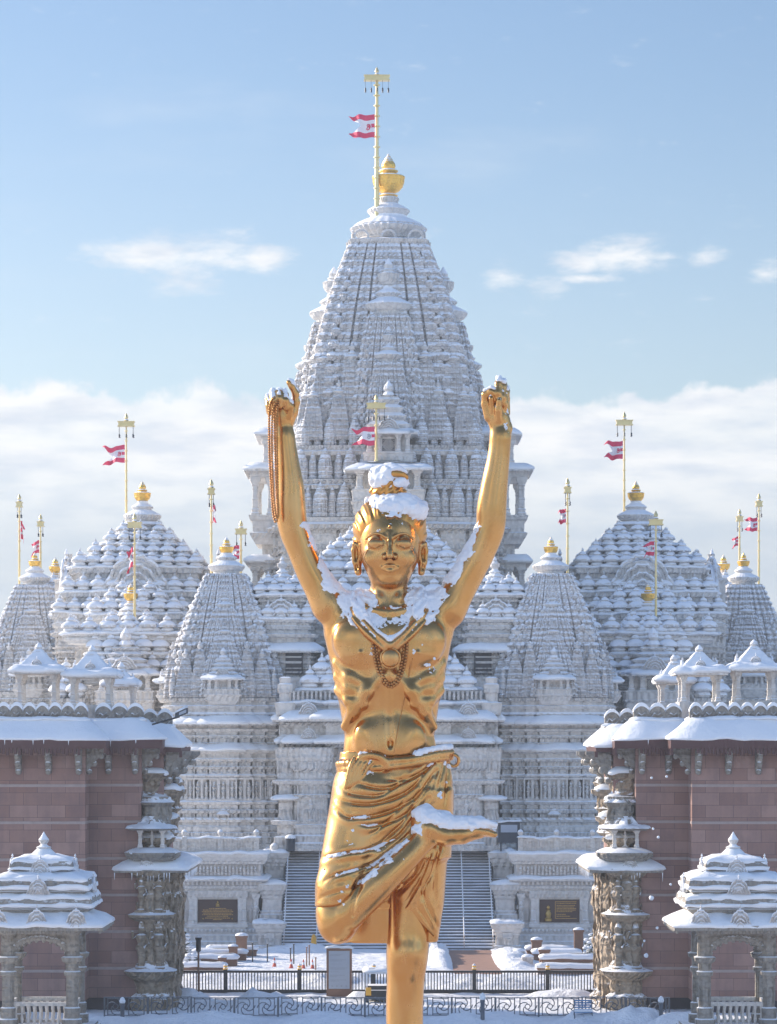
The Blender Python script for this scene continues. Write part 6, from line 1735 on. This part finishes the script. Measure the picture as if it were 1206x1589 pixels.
# loincloth
C = Fld(480, 715, 1150, 1482, -120, 80)
C.stack([(1166,606,78,2,47),(1180,611,85,2,50),(1212,613,89,2,53),(1252,611,92,1,55),(1300,604,96,-2,56),(1330,602,98,-4,58)], 6, pw=2.2)
C.cone((572,1230,-10), (530,1376,-46), 56, 39, 10); C.cone((530,1376,-46), (524,1404,-50), 38.5, 34.5, 6)
C.stack([(1230,652,48,6,50),(1300,650,47,6,46),(1400,648,42,10,40),(1462,642,38,14,34)], 10, pw=2.4)
C.stack([(1300,606,70,16,34),(1400,600,64,18,28),(1464,598,60,20,24)], 8, pw=2.2)
Z4 = lambda P: [(490+.2488*a, 1150+.2488*b) for a, b in P]
GRV = [([(740,130),(650,200),(520,270),(400,292),(240,255)], 5.5), ([(705,160),(600,290),(480,355),(330,388),(155,372)], 5), ([(745,180),(640,330),(520,408),(380,458),(210,470),(138,425)], 5.5),
       ([(722,255),(600,418),(480,495),(350,520),(240,500)], 5), ([(640,310),(560,480),(440,600),(370,665)], 5), ([(694,350),(600,480),(500,598),(330,668),(200,685),(45,722)], 5.5),
       ([(592,560),(480,660),(330,768),(130,820),(45,872)], 5), ([(562,620),(430,718),(310,800),(200,830)], 4), ([(640,200),(540,240),(430,235)], 4), ([(560,215),(420,330),(250,330),(160,300)], 4),
       ([(765,150),(740,240),(705,340)], 4), ([(800,140),(775,230),(752,330)], 4), ([(820,150),(812,300),(800,420)], 3.5), ([(560,330),(520,420),(400,540),(300,590)], 3.5),
       ([(690,690),(640,815),(520,935),(455,985)], 5), ([(720,680),(670,820),(600,950),(535,1035),(440,1035)], 5.5), ([(745,700),(722,820),(685,890),(655,980)], 4.5), ([(770,640),(745,800),(735,1000)], 4), ([(655,650),(600,760),(500,880)], 4),
       ([(300,828),(262,880),(243,950),(238,1060)], 5), ([(640,860),(700,1040),(770,1180)], 4), ([(40,960),(110,935),(190,915),(235,930)], 3), ([(300,820),(240,900),(190,915)], 3), ([(620,1010),(690,1110),(740,1200)], 3.5)]
GRV = [(smooth_line(Z4(p), 5), a) for p, a in GRV]
def folds(x, y, w):
    x2, y2 = x[:, :, 0], y[0, 0, :][None, :]
    x2 = x[:, 0, 0][:, None]; tot = np.zeros((x2.shape[0], y2.shape[1]), np.float32)
    for (p, a) in GRV:
        r, sd = dist2(x2, y2, p)
        e0 = np.hypot(x2-p[0][0], y2-p[0][1]); e1 = np.hypot(x2-p[-1][0], y2-p[-1][1]); tp = np.clip(np.minimum(e0+6, e1)/22, 0, 1)
        tot += tp*(a*np.exp(-(r/2.3)**2)*.62-a*.42*np.exp(-((r-6)/5)**2)*np.where(sd < 0, 1.0, .35))
    tot = np.clip(tot, -2.6, 2.9)
    fr = 1/(1+np.exp((w-2)/9))
    return tot[:, None, :]*fr
C.ell((600,1345,-46),(44,28,24),12); C.put(folds, (480,715,1160,1475,-120,30), 0, 'add')
C.put(lambda x, y, w: 1.6*np.sin(x*.33+y*.05)*np.clip((w-6)/20, 0, 1), (480,715,1160,1470,0,80), 0, 'add')
for (y, dx, ln) in ((1208,0,34),(1226,0,52),(1244,-1,46),(1262,0,60),(1286,-3,40),(1312,-6,56)):      # wraps running round the hip
    hw_ = float(np.interp(y, [1180,1212,1252,1300,1330], [85,89,92,96,98])); cx_ = float(np.interp(y, [1180,1212,1252,1300], [611,613,611,604]))
    P = []
    for i in range(7):
        a = -.5+i/6*(.5+ln/60); P.append((cx_-hw_*cos(a)*.985, y+a*9, -52*sin(a)*.985))
    C.chain(smooth_line(P, 3), [3.6]*19, 5)
# opening for the folded shin and the standing leg's slit; straight-cut hem corner
C.put(lambda x, y, w: np.maximum(np.maximum((1404-.12*(x-496))-y, (x-552)+(y-1400)*.5), w-6)*1.0, (480,570,1385,1482,-120,10), 3, 's')
C.put(lambda x, y, w: np.maximum(np.maximum((1410+np.maximum(x-632, 0)*1.02)-y, 578-x), w+7)+0*x, (570,690,1400,1482,-120,14), 2, 's')
# rolled waistband with a tucked fold
C.chain(smooth_line([(526,1186,-12),(545,1184,-42),(590,1182,-53),(640,1178,-52),(680,1170,-34),(699,1168,-6)], 4), [6]*21, 3); C.chain(smooth_line([(526,1194,-12),(545,1193,-44),(590,1191,-55),(640,1185,-54),(680,1177,-36),(700,1176,-6)], 4), [4.5]*21, 2)
C.chain(smooth_line([(699,1168,-6),(690,1172,26),(650,1176,48),(600,1180,52),(550,1184,44),(526,1188,8)], 4), [6]*21, 3)
for (dx, r) in ((-2,2.7), (6,2.7), (14,2.7), (22,2.7), (31,2.6)):
    C.chain(smooth_line([(553+dx*1.1,1176+dx*.02,-54), (547+dx*.9,1186,-58), (542+dx*.7,1203,-59), (538+dx*.45,1222-dx*.25,-60)], 4), [r]*13, 1)
C.chain(smooth_line([(560,1176,-52),(575,1172,-58),(592,1176,-58),(600,1186,-56)], 4), [5]*13, 3)
gw = C.win(480, 715, 1150, 1482, -120, 80)
ACC = Fld(540, 730, 915, 1260, -110, 80)
# scarf of twisted cloth round the neck, meeting in a knot
for dr, r in ((0, 7.2), (9, 6.2)):
    for q in (-1, 1):
        ACC.chain(smooth_line([(604+q*(40+dr*.6),925,10), (604+q*(45+dr),938,-14), (604+q*(42+dr),960,-40), (604+q*(26+dr*.9),986,-53), (604+q*(4+dr*.2),1000+dr*.7,-58)], 5), [r]*21, 2)
ACC.put(lambda x, y, w: 1.3*np.sin((x*np.sign(x-604)+y)*.42), (545,665,915,1015,-70,20), 0, 'add')
ACC.ell((604,1003,-60), (8,7,7), 3)
ring_pts = [(704+8*cos(2*pi*i/16), 1180+9*sin(2*pi*i/16), -8) for i in range(17)]
mb = MB(); mb.tube([SP(*p) for p in ring_pts[:-1]], .033, 8, closed=True); mb.build('waist_ring', GOLD, stat, smooth=True)

body = B.mesh('body', GOLD, stat, 3)
hair = Hh.mesh('hair', GOLD_HAIR, stat, 1)
cloth = C.mesh('loincloth', GOLD, stat, 2)
scarf = ACC.mesh('scarf', GOLD, stat, 2)
# pendant, necklace beads, thread, prayer beads
mb = MB(); c = SP(606,1023,-62); mb.ball(c, .175, 22, 14, sy=.55); mb.tube([(c[0]+.185*cos(2*pi*i/28), c[1], c[2]+.19*sin(2*pi*i/28)) for i in range(28)], .022, 6, closed=True); mb.build('pendant', GOLD, stat, smooth=True)
def chest_w(x, y):
    d = B.win(x, x+.1, y, y+.1, -119, 40); sl = d[0]; col = B.d[sl][0, :, 0]; k = int(np.argmax(col < 0)); return float(d[3][0, k, 0])
def beads(name, pts, r, mat, step):
    mb = MB(); acc = 0.0; last = None
    P = [Vector(SP(*p)) for p in smooth_line(pts, 10)]
    for a, b in zip(P[:-1], P[1:]):
        L = (b-a).length; s = acc
        while s < L:
            q = a+(b-a)*(s/L); mb.ball(tuple(q), r, 8, 6); s += step
        acc = s-L
    return mb.build(name, mat, stat, smooth=True)
for e, (dx, dy) in enumerate(((0, 0), (4.5, -3.5))):
    pts = []
    for (x, y) in ((578+dx,985),(580+dx,1012+dy),(586+dx*.9,1040+dy),(596+dx*.5,1060+dy),(606,1067+dy*1.2),(617-dx*.5,1060+dy),(626-dx*.9,1040+dy),(631-dx,1012+dy),(632-dx,985)): pts.append((x, y, chest_w(x, y)-3))
    beads('bead_necklace', pts, .034, GOLD_BEAD, .062)
pts = [(x, y, chest_w(x, y)-.6) for (x, y) in ((640,1022),(634,1050),(628,1080),(622,1110),(616,1138),(611,1168))]
mb = MB(); mb.tube([SP(*p) for p in smooth_line(pts, 5)], .013, 5); mb.build('sacred_thread', GOLD_BEAD, stat)
mala = [[(430,614,-16),(424,622,-24),(419,640,-24),(419,700,-24),(422,760,-24),(425,800,-24),(429,812,-24),(432,800,-24),(430,760,-24),(428,700,-24),(427,640,-24),(429,622,-22)],
        [(436,616,-18),(431,625,-27),(424,645,-27),(423,700,-27),(425,760,-27),(429,802,-27),(432,806,-27),(433,795,-27),(432,750,-27),(431,690,-27),(431,645,-27),(434,625,-24)]]
for p in mala: beads('prayer_beads', p, .026, GOLD_BEAD, .05)

# ------------------------------------------------------------------ snow lying on the statue
def gather(box, flds):
    S_ = Fld(*box)
    S_.d[:] = 60
    for f in flds:
        r = S_.win(f.i0*HG, (f.i0+f.n[0]-1)*HG, -(f.k0+f.n[2]-1)*HG, -f.k0*HG, f.j0*HG, (f.j0+f.n[1]-1)*HG)
        if r is None: continue
        a = [max(S_.i0, f.i0), max(S_.j0, f.j0), max(S_.k0, f.k0)]; b = [min(S_.i0+S_.n[0], f.i0+f.n[0]), min(S_.j0+S_.n[1], f.j0+f.n[1]), min(S_.k0+S_.n[2], f.k0+f.n[2])]
        if any(b[q] <= a[q] for q in range(3)): continue
        s1 = tuple(slice(a[q]-o, b[q]-o) for q, o in enumerate((S_.i0, S_.j0, S_.k0))); s2 = tuple(slice(a[q]-o, b[q]-o) for q, o in enumerate((f.i0, f.j0, f.k0)))
        S_.d[s1] = np.minimum(S_.d[s1], f.d[s2])
    return S_
def snow_on(box, flds, thick, masks, seed, sink=1.2, rag=5.0, minn=2.0, cell=7, caps=()):
    S_ = gather(box, flds); base = S_.d.copy(); x, y, w = S_.win(*box)[1:] if False else (None, None, None)
    x = ((np.arange(S_.n[0])+S_.i0)*HG)[:, None, None]; w = ((np.arange(S_.n[1])+S_.j0)*HG)[None, :, None]; y = (-(np.arange(S_.n[2])+S_.k0)*HG)[None, None, :]
    N1 = n3(x, y, w, cell*2.2, seed); N2 = n3(x, y, w, cell*.7, seed+1)
    k = int(round(thick/HG)); up = np.full_like(base, 60); up[:, :, k:] = base[:, :, :-k]
    N3 = n3(x, y, w, cell*.32, seed+2)
    lift = up+minn+N1*1.6+N2*1.2+N3*.9
    m = None
    for f in masks:
        q = f(x, y, w)+0*base
        m = q if m is None else np.minimum(m, q)
    m = m+N1*rag+N2*rag*.7+N3*rag*.45
    d = np.maximum(lift, np.maximum(.0-base-sink+0*base, m*.6)); 
    for f in caps: d = np.minimum(d, f(x, y, w)+0*base+N1*2.2+N2*1.6)
    S_.d = np.maximum(d, -(base+sink)).astype(np.float32)
    S_.d[0], S_.d[-1] = 9, 9; S_.d[:, 0], S_.d[:, -1] = 9, 9; S_.d[:, :, 0], S_.d[:, :, -1] = 9, 9
    return S_.mesh('snow_patch', SNOW_FINE, stat, 2)
E = lambda cx, cy, cw, rx, ry, rw: (lambda x, y, w: (np.sqrt(((x-cx)/rx)**2+((y-cy)/ry)**2+((w-cw)/rw)**2)-1)*min(rx, ry, rw))
ALL = (B, Hh, C, ACC)
snow_on((565,672,748,840,-70,90), (B, Hh), 9, [E(622,782,8,52,31,66), E(600,774,20,40,16,50)], 3, rag=4.5, caps=(E(616,788,6,45,24,43), E(632,792,2,31,22,36)))
snow_on((568,642,708,772,-40,60), (Hh,), 7, [E(604,728,10,34,24,40), E(616,752,0,26,14,34)], 8, rag=4, caps=(E(602,737,12,30,17,28), E(590,746,4,18,14,22), E(622,748,4,14,11,22)))
snow_on((455,600,810,1005,-75,60), (B, ACC), 14, [E(478,850,0,14,44,30), E(506,905,4,28,42,34), E(548,942,2,46,30,38), E(560,960,-24,20,30,26)], 13, minn=2.4, rag=6)
snow_on((608,760,800,985,-75,60), (B, ACC), 14, [E(742,845,0,26,36,30), E(716,888,0,32,38,34), E(672,932,2,46,26,40), E(650,958,-20,22,30,30)], 17, minn=2.2, rag=5)
snow_on((550,660,915,1015,-85,40), (B, ACC), 8, [E(604,976,-38,46,32,34)], 21, minn=2.6, rag=9, cell=5)
snow_on((636,785,1225,1312,-115,-10), (B,), 15, [E(702,1274,-60,72,36,60)], 25, minn=1.0, rag=1.2, caps=(E(728,1280,-60,40,13,20), E(672,1266,-58,26,12,20)))
snow_on((408,480,580,668,-50,40), (B,), 6, [E(436,616,-6,28,14,30), E(452,598,-2,14,16,20), E(452,640,-10,9,14,14)], 29, minn=1.6, rag=2.5, cell=4)
snow_on((740,802,578,690,-50,40), (B,), 6, [E(758,610,-8,16,12,24), E(780,596,-2,22,16,26), E(773,628,-14,8,9,14), E(766,646,-10,9,9,12), E(790,656,0,12,22,18)], 33, minn=1.4, rag=2.5, cell=4)
snow_on((630,712,1140,1210,-75,60), (B, C), 9, [E(672,1168,-20,36,22,60)], 37, minn=1.6, rag=4)
snow_on((540,620,1155,1215,-90,-10), (B, C), 6, [E(575,1184,-55,24,16,26)], 41, minn=2.0, rag=7, cell=5)
snow_on((500,660,1260,1400,-120,-5), (B, C), 6, [E(566,1290,-50,28,24,50), E(560,1330,-60,56,8,60), E(590,1310,-60,40,16,50), E(560,1356,-70,44,12,60), E(525,1324,-50,20,9,50)], 45, minn=2.2, rag=7, cell=5)
snow_on((640,700,1010,1060,-70,0), (B,), 4, [E(660,1025,-40,14,18,30)], 49, minn=1.2, rag=11, cell=4)
for (x, y, s) in ((644,1012,5),(652,1004,4),(662,1030,6),(671,1022,4),(574,1184,4),(694,1190,5),(692,1212,4),(680,1236,7),(684,1230,4),(588,826,3.2),(606,817,2.4),(624,815,2),(540,1372,3),(532,1380,2.5),(555,1368,3),(528,1394,3),(536,1398,2.4),(576,1016,3),(580,1008,4)):
    f = C if 1165 < y else B
    try:
        d_ = f.win(x, x+.1, y, y+.1, -119, 40); col = f.d[d_[0]][0, :, 0]; w_ = float(d_[3][0, int(np.argmax(col < 0)), 0])
    except Exception: continue
    mb = MB(); rr = random.Random(int(x*7+y))
    for k in range(6): mb.ball(SP(x+rr.uniform(-1, 1)*s*.7, y+rr.uniform(-1, 1)*s*.6, w_-.3), s/SU*rr.uniform(.3, .55), 7, 5, sy=.5)
    mb.build('snow_speck', SNOW_FINE, stat, smooth=True)
# plinth under the standing foot (below the frame)
t = thing('statue_plinth', 'stone plinth carrying the gold statue', 'plinth', (ST_LOC[0], SD, 0))
mb = MB(); mould(mb, stepped(2.2, 2.2, ((.6, .25),)), [(-.2, .8), (.6, .8), (.65, .4), (1.0, .4), (1.05, 0), (3.9, 0), (4.0, .3), (4.4, .4), (4.5, .1), (PED-.09, .1)]); mb.build('base', KIOSK_M, t)
mb = MB(); p = resamp(rect(-2.0, 2.0, -2.0, 2.0), .3); nr = normals(p); mb.loft([[(x, y, z_) for x, y in off(p, nr, o)] for (o, z_) in ((.1, PED-.09), (.12, PED), (-.1, PED+.06), (-.8, PED+.09))], False, True); mb.build('snow_layer', SNOWM, t, smooth=True)

# ------------------------------------------------------------------ winter haze between the statue and the temple
hm = bpy.data.materials.new('haze'); hm.use_nodes = True; hn = hm.node_tree; hn.nodes.clear()
ho = nd(hn, 'ShaderNodeOutputMaterial'); hv = nd(hn, 'ShaderNodeVolumePrincipled')
hv.inputs['Density'].default_value = .00042; hv.inputs['Color'].default_value = (.76, .87, 1.0, 1); hv.inputs['Anisotropy'].default_value = .25
lk(hn, hv, 0, ho, 'Volume')
mb = MB(); mb.box(-1550, 1550, -1250, 2650, -1.5, 72)
tag(mb.build('haze', hm), kind='stuff')
